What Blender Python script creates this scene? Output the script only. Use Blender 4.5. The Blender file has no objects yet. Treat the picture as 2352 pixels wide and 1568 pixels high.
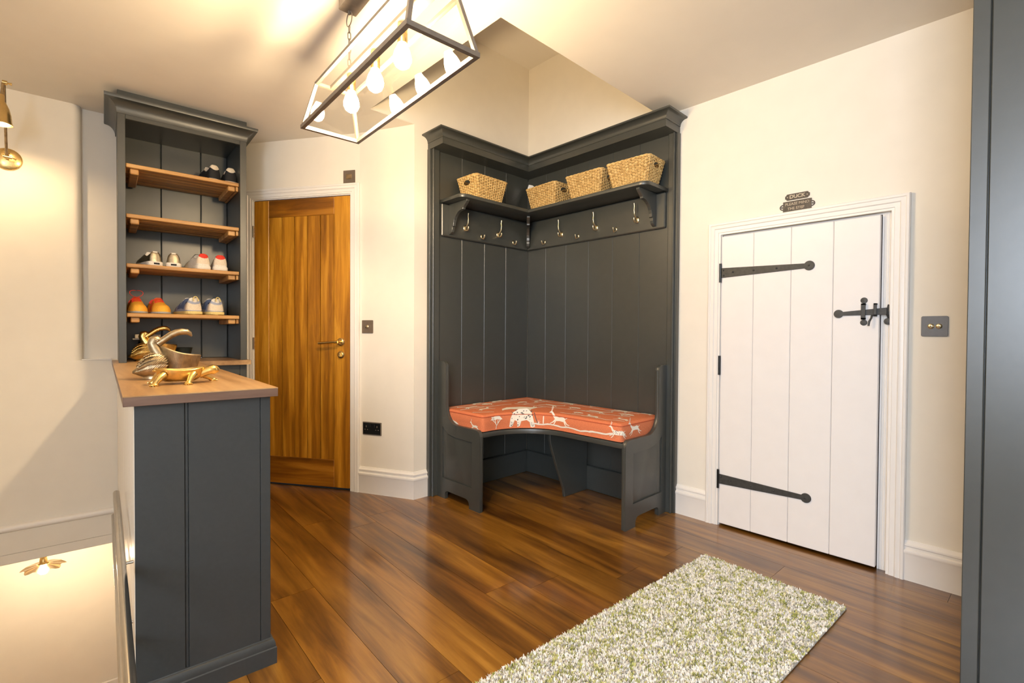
import bpy, bmesh, math, random
from mathutils import Vector, Matrix
from mathutils.geometry import tessellate_polygon
random.seed(7)
R = math.radians
SC = bpy.context.scene
COL = SC.collection

# ------------------------------------------------------------------ camera, world, daylight, exposure
def set_camera():
    f, pitch, roll, yaw, H = 1110.2, R(.894), R(.328), R(43.56), 1.06
    fw = Vector((0, math.cos(pitch), -math.sin(pitch)))
    up = Vector((0, math.sin(pitch), math.cos(pitch)))
    rt = Vector((1, 0, 0))
    cr, sr = math.cos(roll), math.sin(roll)
    rt, up = rt * cr + up * sr, up * cr - rt * sr
    rz = Matrix.Rotation(-yaw, 3, 'Z')
    fw, up, rt = rz @ fw, rz @ up, rz @ rt
    cam = bpy.data.cameras.new('camera')
    cam.sensor_width = 36
    cam.sensor_fit = 'HORIZONTAL'
    cam.lens = 36 * f / 2352
    cam.clip_start = .02
    o = bpy.data.objects.new('camera', cam)
    COL.objects.link(o)
    m = Matrix((rt, up, -fw)).transposed().to_4x4()
    m.translation = (0, 0, H)
    o.matrix_world = m
    SC.camera = o
set_camera()

w = bpy.data.worlds.new('world')
SC.world = w
w.use_nodes = True
w.node_tree.nodes['Background'].inputs[0].default_value = (.75, .85, 1, 1)
w.node_tree.nodes['Background'].inputs[1].default_value = .6

def area(name, loc, rot, sx, sy, power, col):
    l = bpy.data.lights.new(name, 'AREA')
    l.shape = 'RECTANGLE'; l.size = sx; l.size_y = sy; l.energy = power; l.color = col
    o = bpy.data.objects.new(name, l); COL.objects.link(o)
    o.location = loc; o.rotation_euler = rot
    return o
# daylight at the stairwell window, to the left behind the viewpoint
area('window_daylight', (-1.72, -.65, 1.55), (R(90), 0, R(-93.36)), 1.5, 1.4, 100, (.80, .88, 1.0))

BULB = 400        # ceiling lantern bulbs
SCONCE = 680      # wall light bulb
LOWER = 430       # lower landing pendant bulb
WARM = (1.0, .73, .43)
vs = SC.view_settings
vs.view_transform = 'Standard'; vs.look = 'None'; vs.exposure = 0.64; vs.gamma = 1.0
vs.use_curve_mapping = False
SC.cycles.use_denoising = True
SC.cycles.sample_clamp_indirect = 6
SC.cycles.max_bounces = 8
SC.cycles.diffuse_bounces = 4
SC.cycles.glossy_bounces = 4
SC.cycles.adaptive_threshold = .03
SC.cycles.transparent_max_bounces = 10

# ------------------------------------------------------------------ frames and object helpers
class Frame:
    def __init__(s, ang=0, org=(0, 0)):
        s.a = ang; s.c, s.s = math.cos(ang), math.sin(ang); s.o = org
    def pt(s, p):
        return (s.o[0] + p[0] * s.c - p[1] * s.s, s.o[1] + p[0] * s.s + p[1] * s.c, p[2])
W = Frame()
C = Frame(R(-3.36))                              # shoe cabinet, counter, stairwell
D = Frame(R(-56.52), (1.4467, 3.0949))           # oak door wall
S = Frame(math.atan2(2.668 - 3.03, 1.672 - 1.488), (1.488, 3.03))  # short wall beside the oak door
L = Frame(R(-2.8))                               # lantern
FB = Frame(R(-2.4))                              # floor boards
RUG = Frame(R(-3.66), (2.26, 1.024))

INFO = {}
def tag(o, label=None, cat=None, group=None, kind=None):
    if label: o['label'] = label
    if cat: o['category'] = cat
    if group: o['group'] = group
    if kind: o['kind'] = kind
    return o
def thing(name, base, fr=W, label=None, cat=None, group=None, kind=None):
    o = bpy.data.objects.new(name, None)
    COL.objects.link(o)
    o.empty_display_size = .05
    o.location = fr.pt(base); o.rotation_euler = (0, 0, fr.a)
    INFO[o] = Vector(base)
    return tag(o, label, cat, group, kind)

class G:
    """collects geometry"""
    def __init__(s): s.v = []; s.f = []; s.m = []; s.mi = 0
    def add(s, vs_, fs):
        n = len(s.v)
        s.v += [tuple(p) for p in vs_]
        for f in fs:
            s.f.append(tuple(i + n for i in f)); s.m.append(s.mi)
        return s
    def from_bm(s, bm):
        bm.verts.index_update()
        s.add([v.co[:] for v in bm.verts], [[v.index for v in f.verts] for f in bm.faces]); bm.free()
        return s
    def box(s, x0, x1, y0, y1, z0, z1, bev=0, seg=1):
        vs_ = [(x, y, z) for x in (x0, x1) for y in (y0, y1) for z in (z0, z1)]
        fs = [(0, 1, 3, 2), (4, 6, 7, 5), (0, 4, 5, 1), (2, 3, 7, 6), (0, 2, 6, 4), (1, 5, 7, 3)]
        if not bev: return s.add(vs_, fs)
        bm = bmesh.new()
        b = [bm.verts.new(p) for p in vs_]
        for f in fs: bm.faces.new([b[i] for i in f])
        bmesh.ops.bevel(bm, geom=bm.edges[:], offset=bev, segments=seg, affect='EDGES', profile=.5)
        return s.from_bm(bm)
    def prism(s, poly, axis, a, b, hole=None, bev=0, seg=1, fn=None):
        """poly in the two other axes (x,y) / (x,z) / (y,z)"""
        def P(p, t):
            if fn: return fn(p[0], p[1], t)
            return {'x': (t, p[0], p[1]), 'y': (p[0], t, p[1]), 'z': (p[0], p[1], t)}[axis]
        loops = [list(poly)] + ([list(hole)] if hole else [])
        flat = [p for l in loops for p in l]
        n = len(flat)
        vs_ = [P(p, a) for p in flat] + [P(p, b) for p in flat]
        fs = []
        if hole:
            tri = tessellate_polygon([[Vector((p[0], p[1], 0)) for p in l] for l in loops])
            fs += [tuple(t) for t in tri] + [tuple(i + n for i in reversed(t)) for t in tri]
        else:
            fs += [tuple(range(n)), tuple(range(2 * n - 1, n - 1, -1))]
        k = 0
        for l in loops:
            m = len(l)
            for i in range(m):
                j = (i + 1) % m
                fs.append((k + i, k + i + n, k + j + n, k + j))
            k += m
        if bev:
            bm = bmesh.new()
            bv = [bm.verts.new(p) for p in vs_]
            for f in fs: bm.faces.new([bv[i] for i in f])
            bmesh.ops.recalc_face_normals(bm, faces=bm.faces[:])
            ed = [e for e in bm.edges if len(e.link_faces) == 2 and e.calc_face_angle() > 1.0]
            bmesh.ops.bevel(bm, geom=ed, offset=bev, segments=seg, affect='EDGES', profile=.5)
            return s.from_bm(bm)
        return s.add(vs_, fs)
    def tube(s, pts, r, n=8, caps=True, flat=None, closed=False):
        pts = [Vector(p) for p in pts]
        rs = r if isinstance(r, (list, tuple)) else [r] * len(pts)
        N = len(pts); vs_ = []; fs = []
        up = None
        for i, p in enumerate(pts):
            if closed: t = pts[(i + 1) % N] - pts[i - 1]
            else: t = pts[min(i + 1, N - 1)] - pts[max(i - 1, 0)]
            if t.length < 1e-9: t = Vector((0, 0, 1))
            t.normalize()
            if up is None:
                up = Vector((0, 0, 1)) if abs(t.z) < .9 else Vector((0, 1, 0))
            a = t.cross(up)
            if a.length < 1e-4: a = t.cross(Vector((1, .3, 0)))
            a.normalize(); b = a.cross(t).normalized(); up = b
            ra, rb = rs[i], rs[i] * (flat or 1)
            for k in range(n):
                q = 2 * math.pi * k / n
                vs_.append(p + a * math.cos(q) * ra + b * math.sin(q) * rb)
        for i in range(N if closed else N - 1):
            j = (i + 1) % N
            for k in range(n):
                k2 = (k + 1) % n
                fs.append((i * n + k, i * n + k2, j * n + k2, j * n + k))
        if caps and not closed:
            fs.append(tuple(range(n))[::-1]); fs.append(tuple(range((N - 1) * n, N * n)))
        return s.add(vs_, fs)
    def lathe(s, prof, n=16, c=(0, 0, 0), ax='z', sx=1, sy=1):
        vs_ = []; fs = []
        for (r, z) in prof:
            for k in range(n):
                q = 2 * math.pi * k / n
                x, y = r * math.cos(q) * sx, r * math.sin(q) * sy
                p = {'z': (x, y, z), 'y': (x, z, y), 'x': (z, x, y)}[ax]
                vs_.append((c[0] + p[0], c[1] + p[1], c[2] + p[2]))
        m = len(prof)
        for i in range(m - 1):
            for k in range(n):
                k2 = (k + 1) % n
                fs.append((i * n + k, i * n + k2, (i + 1) * n + k2, (i + 1) * n + k))
        if prof[0][0] > 1e-6: fs.append(tuple(range(n))[::-1])
        if prof[-1][0] > 1e-6: fs.append(tuple(range((m - 1) * n, m * n)))
        return s.add(vs_, fs)
    def rings(s, rr, cap0=True, cap1=True):
        n = len(rr[0]); vs_ = [p for r in rr for p in r]; fs = []
        for i in range(len(rr) - 1):
            for k in range(n):
                k2 = (k + 1) % n
                fs.append((i * n + k, i * n + k2, (i + 1) * n + k2, (i + 1) * n + k))
        if cap0: fs.append(tuple(range(n))[::-1])
        if cap1: fs.append(tuple(range((len(rr) - 1) * n, len(rr) * n)))
        return s.add(vs_, fs)
    def grid(s, g):
        n = len(g[0]); vs_ = [p for r in g for p in r]
        return s.add(vs_, [(i * n + k, i * n + k + 1, (i + 1) * n + k + 1, (i + 1) * n + k) for i in range(len(g) - 1) for k in range(n - 1)])
    def sweep(s, path, prof, fn):
        """closed profile (o, t) carried along an open 2D path with mitred corners; o = offset to the right of travel"""
        N = len(path); rr = []
        for i, p in enumerate(path):
            def nr(a, b):
                d = Vector((b[0] - a[0], b[1] - a[1])).normalized(); return Vector((d.y, -d.x))
            if i == 0: m = nr(path[0], path[1])
            elif i == N - 1: m = nr(path[-2], path[-1])
            else:
                n1, n2 = nr(path[i - 1], p), nr(p, path[i + 1])
                m = (n1 + n2); m = m / max(m.dot(n1), .2)
            rr.append([fn(p[0] + m.x * o, p[1] + m.y * o, t) for o, t in prof])
        return s.rings(rr)
    def mesh(s, name, off=(0, 0, 0), smooth=None, recalc=True):
        me = bpy.data.meshes.new(name)
        ox, oy, oz = off
        me.from_pydata([(x - ox, y - oy, z - oz) for x, y, z in s.v], [], s.f)
        if any(s.m): me.polygons.foreach_set('material_index', s.m)
        if recalc:
            bm = bmesh.new(); bm.from_mesh(me)
            bmesh.ops.recalc_face_normals(bm, faces=bm.faces[:]); bm.to_mesh(me); bm.free()
        if smooth:
            me.polygons.foreach_set('use_smooth', [True] * len(me.polygons))
            me.set_sharp_from_angle(angle=R(smooth))
        me.update()
        return me

def put(name, g, mat, parent, smooth=None, label=None, kind=None, recalc=True):
    """geometry in the frame coordinates of the parent's thing -> child mesh"""
    base = INFO[parent]
    me = g.mesh(name, base, smooth, recalc)
    for m in (mat if isinstance(mat, (list, tuple)) else [mat]): me.materials.append(MT[m])
    o = bpy.data.objects.new(name, me)
    COL.objects.link(o); o.parent = parent; INFO[o] = base
    return tag(o, label, None, None, kind)
def solo(name, g, mat, base, fr=W, smooth=None, label=None, cat=None, group=None, kind=None, recalc=True):
    me = g.mesh(name, base, smooth, recalc)
    for m in (mat if isinstance(mat, (list, tuple)) else [mat]): me.materials.append(MT[m])
    o = bpy.data.objects.new(name, me); COL.objects.link(o)
    o.location = fr.pt(base); o.rotation_euler = (0, 0, fr.a); INFO[o] = Vector(base)
    return tag(o, label, cat, group, kind)
def link_copy(src, parent, loc, rot=(0, 0, 0)):
    o = src.copy(); COL.objects.link(o); o.parent = parent; o.location = loc; o.rotation_euler = rot
    return o
def copy_tree(src, parent=None):
    o = src.copy(); COL.objects.link(o); o.parent = parent
    for c in src.children: copy_tree(c, o)
    return o
def arc(cx, cy, r, a0, a1, n=6):
    return [(cx + r * math.cos(R(a0 + (a1 - a0) * i / n)), cy + r * math.sin(R(a0 + (a1 - a0) * i / n))) for i in range(n + 1)]
def lerp_tab(tab, t):
    for (a, va), (b, vb) in zip(tab, tab[1:]):
        if t <= b: return va + (vb - va) * (t - a) / max(b - a, 1e-9)
    return tab[-1][1]

# ------------------------------------------------------------------ materials
MT = {}
def base_mat(name, col, rough=.5, metal=0., spec=.5, coat=0., coat_r=.1):
    m = bpy.data.materials.new(name); m.use_nodes = True
    b = m.node_tree.nodes['Principled BSDF']
    b.inputs['Base Color'].default_value = (*col, 1)
    b.inputs['Roughness'].default_value = rough
    b.inputs['Metallic'].default_value = metal
    b.inputs['Specular IOR Level'].default_value = spec
    b.inputs['Coat Weight'].default_value = coat
    b.inputs['Coat Roughness'].default_value = coat_r
    MT[name] = m
    return m, m.node_tree, b
def N(nt, t, **kw):
    n = nt.nodes.new(t)
    for k, v in kw.items():
        if k in n.inputs: n.inputs[k].default_value = v
        else: setattr(n, k, v)
    return n
def ramp(nt, stops):
    r = nt.nodes.new('ShaderNodeValToRGB')
    e = r.color_ramp.elements
    while len(e) < len(stops): e.new(.5)
    for i, (p, c) in enumerate(stops):
        e[i].position = p; e[i].color = (*c, 1) if len(c) == 3 else c
    return r
def coords(nt, scale=(1, 1, 1), rnd=0.):
    tc = nt.nodes.new('ShaderNodeTexCoord')
    mp = nt.nodes.new('ShaderNodeMapping'); mp.inputs['Scale'].default_value = scale
    if rnd:
        oi = nt.nodes.new('ShaderNodeObjectInfo')
        cm = nt.nodes.new('ShaderNodeVectorMath'); cm.operation = 'SCALE'
        cx = nt.nodes.new('ShaderNodeCombineXYZ')
        for i, k in enumerate((7.3, 3.1, 5.7)):
            mm = nt.nodes.new('ShaderNodeMath'); mm.operation = 'MULTIPLY'; mm.inputs[1].default_value = k * rnd
            nt.links.new(oi.outputs['Random'], mm.inputs[0]); nt.links.new(mm.outputs[0], cx.inputs[i])
        ad = nt.nodes.new('ShaderNodeVectorMath'); ad.operation = 'ADD'
        nt.links.new(tc.outputs['Object'], ad.inputs[0]); nt.links.new(cx.outputs[0], ad.inputs[1])
        nt.links.new(ad.outputs[0], mp.inputs['Vector'])
    else:
        nt.links.new(tc.outputs['Object'], mp.inputs['Vector'])
    return mp
def bump(nt, b, height, strength=.2, dist=.01):
    bp = nt.nodes.new('ShaderNodeBump'); bp.inputs['Strength'].default_value = strength; bp.inputs['Distance'].default_value = dist
    nt.links.new(height, bp.inputs['Height']); nt.links.new(bp.outputs[0], b.inputs['Normal'])
def paint(name, col, rough, var=.04, bmp=.03, scale=18, spec=.5, coat=0):
    m, nt, b = base_mat(name, col, rough, spec=spec, coat=coat)
    mp = coords(nt)
    n = N(nt, 'ShaderNodeTexNoise', Scale=scale, Detail=4.)
    nt.links.new(mp.outputs[0], n.inputs['Vector'])
    r = ramp(nt, [(.3, tuple(c * (1 - var) for c in col)), (.7, tuple(min(1, c * (1 + var)) for c in col))])
    nt.links.new(n.outputs['Fac'], r.inputs[0]); nt.links.new(r.outputs[0], b.inputs['Base Color'])
    if bmp: bump(nt, b, n.outputs['Fac'], bmp, .01)
    return m
def wood(name, stops, axis='z', scale=1., rough=.4, coat=0., coat_r=.15, rnd=1., ring=.5, knots=False, val=.25, spec=.5, bmp=.08):
    m, nt, b = base_mat(name, stops[1][1], rough, coat=coat, coat_r=coat_r, spec=spec)
    k = 14 * scale; l = 1.1 * scale
    sc = {'x': (l, k, k), 'y': (k, l, k), 'z': (k, k, l)}[axis]
    mp = coords(nt, sc, rnd)
    n1 = N(nt, 'ShaderNodeTexNoise', Scale=1.1, Detail=7., Roughness=.62, Distortion=.9)
    nt.links.new(mp.outputs[0], n1.inputs['Vector'])
    mp2 = coords(nt, tuple(s * .28 for s in sc), rnd)
    n2 = N(nt, 'ShaderNodeTexNoise', Scale=1., Detail=2., Distortion=.3)
    nt.links.new(mp2.outputs[0], n2.inputs['Vector'])
    wv = N(nt, 'ShaderNodeMath', operation='MULTIPLY'); wv.inputs[1].default_value = 26.
    nt.links.new(n2.outputs['Fac'], wv.inputs[0])
    sn = N(nt, 'ShaderNodeMath', operation='SINE'); nt.links.new(wv.outputs[0], sn.inputs[0])
    ma = N(nt, 'ShaderNodeMath', operation='MULTIPLY_ADD'); ma.inputs[1].default_value = .16 * ring
    nt.links.new(sn.outputs[0], ma.inputs[0]); nt.links.new(n1.outputs['Fac'], ma.inputs[2])
    # fine pores
    mp3 = coords(nt, tuple(s * 5 for s in sc), rnd)
    n3 = N(nt, 'ShaderNodeTexNoise', Scale=1., Detail=3.)
    nt.links.new(mp3.outputs[0], n3.inputs['Vector'])
    m3 = N(nt, 'ShaderNodeMath', operation='MULTIPLY_ADD'); m3.inputs[1].default_value = .22
    nt.links.new(n3.outputs['Fac'], m3.inputs[0])
    sb = N(nt, 'ShaderNodeMath', operation='SUBTRACT'); sb.inputs[1].default_value = .11
    nt.links.new(ma.outputs[0], sb.inputs[0]); nt.links.new(sb.outputs[0], m3.inputs[2])
    r = ramp(nt, stops); nt.links.new(m3.outputs[0], r.inputs[0])
    out = r.outputs[0]
    if knots:
        mpk = coords(nt, {'x': (1.3, 4, 4), 'y': (4, 1.3, 4), 'z': (4, 4, 1.3)}[axis], rnd)
        vo = N(nt, 'ShaderNodeTexVoronoi', Scale=1.); nt.links.new(mpk.outputs[0], vo.inputs['Vector'])
        rk = ramp(nt, [(.03, (.12, .10, .08)), (.17, (1, 1, 1))]); nt.links.new(vo.outputs['Distance'], rk.inputs[0])
        mx = N(nt, 'ShaderNodeMix', data_type='RGBA', blend_type='MULTIPLY'); mx.inputs['Factor'].default_value = .8
        nt.links.new(out, mx.inputs['A']); nt.links.new(rk.outputs[0], mx.inputs['B']); out = mx.outputs['Result']
    if knots:     # large smoky patches of stain
        mps = coords(nt, {'x': (1.6, 5, 5), 'y': (5, 1.6, 5), 'z': (5, 5, 1.6)}[axis], rnd)
        ns = N(nt, 'ShaderNodeTexNoise', Scale=1., Detail=3.); nt.links.new(mps.outputs[0], ns.inputs['Vector'])
        rs = ramp(nt, [(.34, (.42, .40, .42)), (.56, (1, 1, 1))]); nt.links.new(ns.outputs['Fac'], rs.inputs[0])
        mx2 = N(nt, 'ShaderNodeMix', data_type='RGBA', blend_type='MULTIPLY'); mx2.inputs['Factor'].default_value = .6
        nt.links.new(out, mx2.inputs['A']); nt.links.new(rs.outputs[0], mx2.inputs['B']); out = mx2.outputs['Result']
    oi = nt.nodes.new('ShaderNodeObjectInfo')
    hs = N(nt, 'ShaderNodeHueSaturation')
    mr = N(nt, 'ShaderNodeMapRange'); mr.inputs['To Min'].default_value = 1 - val; mr.inputs['To Max'].default_value = 1 + val
    nt.links.new(oi.outputs['Random'], mr.inputs['Value']); nt.links.new(mr.outputs[0], hs.inputs['Value'])
    nt.links.new(out, hs.inputs['Color']); nt.links.new(hs.outputs[0], b.inputs['Base Color'])
    bump(nt, b, m3.outputs[0], bmp, .004)
    return m
def metal(name, col, rough=.3, var=.3, scale=30):
    m, nt, b = base_mat(name, col, rough, 1.0)
    mp = coords(nt); n = N(nt, 'ShaderNodeTexNoise', Scale=scale, Detail=5.)
    nt.links.new(mp.outputs[0], n.inputs['Vector'])
    r = ramp(nt, [(.3, tuple(c * (1 - var) for c in col)), (.65, col)])
    nt.links.new(n.outputs['Fac'], r.inputs[0]); nt.links.new(r.outputs[0], b.inputs['Base Color'])
    mr = N(nt, 'ShaderNodeMapRange'); mr.inputs['To Min'].default_value = rough * 1.3; mr.inputs['To Max'].default_value = rough * .8
    nt.links.new(n.outputs['Fac'], mr.inputs['Value']); nt.links.new(mr.outputs[0], b.inputs['Roughness'])
    return m
def emit(name, col, strength):
    m = bpy.data.materials.new(name); m.use_nodes = True; nt = m.node_tree
    nt.nodes.remove(nt.nodes['Principled BSDF'])
    e = nt.nodes.new('ShaderNodeEmission'); e.inputs[0].default_value = (*col, 1); e.inputs[1].default_value = strength
    nt.links.new(e.outputs[0], nt.nodes['Material Output'].inputs[0]); MT[name] = m
def pane_mat(name, tint=(1, 1, 1), refl=1.0):
    m = bpy.data.materials.new(name); m.use_nodes = True; nt = m.node_tree
    nt.nodes.remove(nt.nodes['Principled BSDF'])
    t = nt.nodes.new('ShaderNodeBsdfTransparent'); t.inputs[0].default_value = (*tint, 1)
    g = nt.nodes.new('ShaderNodeBsdfGlossy'); g.inputs['Roughness'].default_value = .01
    fr = nt.nodes.new('ShaderNodeFresnel')
    ge = nt.nodes.new('ShaderNodeNewGeometry'); mi = N(nt, 'ShaderNodeMapRange'); mi.inputs['To Min'].default_value = 1.5; mi.inputs['To Max'].default_value = 1 / 1.5
    nt.links.new(ge.outputs['Backfacing'], mi.inputs['Value']); nt.links.new(mi.outputs[0], fr.inputs[0])
    mu = N(nt, 'ShaderNodeMath', operation='MULTIPLY'); mu.inputs[1].default_value = refl
    nt.links.new(fr.outputs[0], mu.inputs[0])
    mx = nt.nodes.new('ShaderNodeMixShader')
    nt.links.new(mu.outputs[0], mx.inputs[0]); nt.links.new(t.outputs[0], mx.inputs[1]); nt.links.new(g.outputs[0], mx.inputs[2])
    nt.links.new(mx.outputs[0], nt.nodes['Material Output'].inputs[0]); MT[name] = m

paint('wall', (.82, .77, .68), .85, .015, .02, 9)
paint('ceiling', (.83, .78, .70), .9, .012, .015, 7)
paint('white_trim', (.84, .81, .77), .38, .01, .01, 12)
paint('white_door', (.84, .81, .79), .42, .012, .02, 14)
paint('bead_white', (.82, .76, .66), .22, .01, 0, 12)
paint('dark', (.046, .050, .045), .36, .05, .015, 22, spec=.9)
paint('dark_end', (.042, .046, .046), .45, .05, .03, 90)
paint('black_in', (.012, .012, .012), .8, .05, 0)
paint('iron', (.045, .045, .042), .5, .25, .1, 60)
paint('grey_metal', (.17, .14, .11), .45, .1, 0, 50)
paint('groove_brown', (.045, .018, .004), .7, .1, 0, 40)
paint('bronze', (.15, .115, .085), .42, .1, 0, 60)
paint('steel_grey', (.14, .14, .145), .35, .06, 0, 60)
paint('black_plate', (.012, .013, .014), .2, .05, 0, 60)
wood('floor_wood', [(.14, (.038, .0125, .0015)), (.38, (.150, .058, .0066)), (.58, (.255, .108, .012)), (.86, (.41, .20, .030))], 'y', 1.15, .34, coat=.8, coat_r=.13, rnd=3., ring=.7, knots=True, val=.10, bmp=.05)
wood('door_oak', [(.20, (.23, .082, .0045)), (.45, (.38, .15, .0085)), (.62, (.52, .225, .015)), (.8, (.66, .32, .034))], 'z', 1.5, .38, coat=.2, coat_r=.3, rnd=2., ring=.9, val=.05)
wood('door_oak_x', [(.22, (.15, .05, .003)), (.45, (.28, .10, .006)), (.62, (.40, .155, .011)), (.8, (.50, .22, .024))], 'x', 1.1, .38, coat=.3, coat_r=.25, rnd=2., ring=1.2, val=.06)
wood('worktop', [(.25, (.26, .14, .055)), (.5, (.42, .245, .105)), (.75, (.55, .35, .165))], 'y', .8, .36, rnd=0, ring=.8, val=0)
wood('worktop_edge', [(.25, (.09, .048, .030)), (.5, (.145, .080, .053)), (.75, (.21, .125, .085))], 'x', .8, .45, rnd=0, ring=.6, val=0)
wood('slat_wood', [(.25, (.33, .15, .04)), (.5, (.56, .29, .085)), (.75, (.68, .39, .14))], 'x', 1.2, .45, rnd=2, ring=.6, val=.1)
metal('brass', (.80, .58, .25), .25, .15)
metal('pale_brass', (.86, .74, .48), .28, .12)
metal('aged_brass', (.54, .42, .26), .38, .45, 45)
metal('gold', (.90, .63, .22), .28, .30, 50)
metal('silver', (.66, .62, .55), .22, .08)
metal('chrome', (.56, .53, .48), .2, .08)
emit('bulb_glow', WARM, BULB)
emit('sconce_glow', (1, .70, .38), SCONCE)
emit('lower_glow', (1, .77, .52), LOWER)
pane_mat('lantern_glass', (.97, .98, .96), 1.0)
pane_mat('window_glass', (.98, .99, 1), .8)

# amber shade of the lower pendant, smoked glass bowl
def shade_glass():
    m, nt, b = base_mat('amber_glass', (.95, .66, .30), .25)
    b.inputs['Transmission Weight'].default_value = .55
    b.inputs['IOR'].default_value = 1.2
    m, nt, b = base_mat('smoked_glass', (.03, .045, .045), .08)
    b.inputs['Transmission Weight'].default_value = .35
shade_glass()

# ------------------------------------------------------------------ FLOOR
def build_floor():
    g = G()
    g.prism([(.063, -1.9), (3.4, -1.9), (3.4, 4.4), (-.14, 4.4), (-.14, 3.82), (.063, 3.82)], 'z', -.2, -.012)
    g.prism([(-1.6, -1.9), (.063, -1.9), (.063, .42), (-1.6, .42)], 'z', -.2, -.0)
    fl = solo('floor', g, 'black_in', (0, 0, 0), C, kind='structure')
    fl.location = C.pt((0, 0, 0))
    wd = .17; cache = {}
    for row in range(-3, 13):
        s0 = .70 + wd * row
        if s0 < .1: continue
        xm = s0 + wd / 2 + .06
        ymax = 2.69 if xm > 1.76 else min(4.15, 2.7 + (1.76 - xm) * 1.45)
        t = -1.62 - random.random() * 1.0
        joints = {4: 1.45}.get(row)
        while t < ymax + .06:
            ln = random.choice([1.1, 1.35, 1.6, 1.85, 2.1])
            if joints is not None and t < joints < t + ln + .7: ln = joints - t; joints = None
            a, b = max(t, -1.62), min(t + ln, ymax + .06)
            if b - a > .05:
                g = G().box(-wd / 2 + .0007, wd / 2 - .0007, -(b - a) / 2 + .0006, (b - a) / 2 - .0006, -.011, .001)
                me = g.mesh('board'); me.materials.append(MT['floor_wood'])
                o = bpy.data.objects.new('board', me); COL.objects.link(o); o.parent = fl
                wp = FB.pt((s0 + wd / 2, (a + b) / 2, 0))
                c, s_ = math.cos(-C.a), math.sin(-C.a)
                o.location = (wp[0] * c - wp[1] * s_, wp[0] * s_ + wp[1] * c, -.001)
                o.rotation_euler = (0, 0, FB.a - C.a)
            t += ln
build_floor()

# ------------------------------------------------------------------ WALLS, CEILING
XR, YL, ZC = 2.70, 2.665, 2.385
g = G().prism([(-1.75, -.2), (.40, -.2), (.40, 1.615), (1.152, 1.615), (1.152, -.2), (2.80, -.2), (2.80, 3.2), (-1.75, 3.2)], 'x', XR, 2.80)
solo('wall_right', g, 'wall', (XR, 0, 0), kind='structure')
g = G().prism([(1.672, -.2), (XR, -.2), (XR, 3.2), (1.30, 3.2), (1.30, ZC + .002), (1.672, ZC + .002)], 'y', YL, 2.78)
solo('wall_far', g, 'wall', (2.2, YL, 0), kind='structure')
g = G().prism([(-1.2, -.2), (-.757, -.2), (-.757, 1.988), (.008, 1.988), (.008, -.2), (.078, -.2), (.078, ZC + .03), (-1.2, ZC + .03)], 'y', 0, .1)
solo('wall_oak_door', g, 'wall', (0, 0, 0), D, kind='structure')
g = G().prism([(-.005, -.2), (.408, -.2), (.408, ZC + .03), (-.005, ZC + .03)], 'y', 0, .12)
solo('wall_socket_side', g, 'wall', (.2, 0, 0), S, kind='structure')
pl = [(-1.6, 3.82), (-.135, 3.82)] + arc(-.135, 3.86, .04, -90, 0, 8)[1:] + [(-.095, 3.872), (1.0, 3.872), (1.0, 4.2), (-1.6, 4.2)]
g = G().prism(pl, 'z', .889, ZC + .03)
g.prism([(-1.6, 3.82), (.085, 3.82), (.085, 4.2), (-1.6, 4.2)], 'z', -.03, .889)
solo('wall_left', g, 'wall', (-.6, 3.82, 0), C, smooth=40, kind='structure')
g = G().prism([(-1.9, -2.1), (5.4, -2.1), (5.4, ZC + .03), (-1.9, ZC + .03)], 'x', -1.7, -1.6, hole=[(-1.5, .85), (.0, .85), (.0, 2.25), (-1.5, 2.25)])
solo('wall_stairwell', g, 'wall', (-1.65, 1, 0), C, kind='structure')
wi = thing('window_1', (-1.65, -.75, .85), C, kind='structure')
g = G()
for v_ in (-1.5, -.775, -.05): g.box(-1.66, -1.61, v_, v_ + .05, .85, 2.25)
for z in (.85, 2.20): g.box(-1.66, -1.61, -1.5, .0, z, z + .05)
put('window_frame', g, 'white_trim', wi)
put('pane', G().box(-1.637, -1.633, -1.45, -.775, .9, 2.2), 'window_glass', wi)
put('pane', G().box(-1.637, -1.633, -.725, -.05, .9, 2.2), 'window_glass', wi)
g = G().prism([(-2.2, -.2), (2.85, -.2), (2.85, 3.2), (-2.2, 3.2)], 'y', -1.75, -1.62)
solo('wall_rear', g, 'wall', (0, -1.68, 0), kind='structure')
# lower landing
g = G().prism([(-1.7, 5.2), (1.2, 5.2), (1.2, 5.3), (-1.7, 5.3)], 'z', -2.1, -.2)
solo('wall_lower', g, 'wall', (0, 5.25, -2.0), C, kind='structure')
g = G().prism([(.09, 3.84), (.19, 3.84), (.19, 5.2), (.09, 5.2)], 'z', -2.1, -.2)
g.prism([(.085, .42), (.19, .42), (.19, 3.84), (.085, 3.84)], 'z', -2.1, -.2)
solo('wall_lower_side', g, 'wall', (.1, 4.5, -2.0), C, kind='structure')
g = G().box(-1.7, .2, .3, 5.3, -2.1, -2.0)
solo('floor_lower', g, 'worktop', (0, 3, -2.0), C, kind='structure')
g = G().box(-1.6, .19, .30, .42, -2.1, -.2)
solo('wall_lower_near', g, 'wall', (-.6, .36, -2.0), C, kind='structure')
g = G().box(-1.6, .10, 3.93, 5.3, -.26, -.225)
solo('ceiling_lower', g, 'ceiling', (-.6, 4.6, -.24), C, kind='structure')
t1 = thing('trim_1', (-.6, 3.82, -.1), C, kind='structure')
put('fascia', G().box(-1.6, .085, 3.80, 3.95, -.17, -.045, .002), 'wall', t1)
put('lower_fascia', G().box(-1.6, .085, 3.803, 3.95, -.226, -.1715, .002), 'wall', t1)
put('nosing', G().prism([(3.86, -.046)] + [(3.80 + .016 * math.cos(R(a)), -.028 + .017 * math.sin(R(a))) for a in range(270, 89, -20)] + [(3.86, -.01)], 'x', -1.6, .085), 'white_trim', t1, smooth=50)
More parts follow.
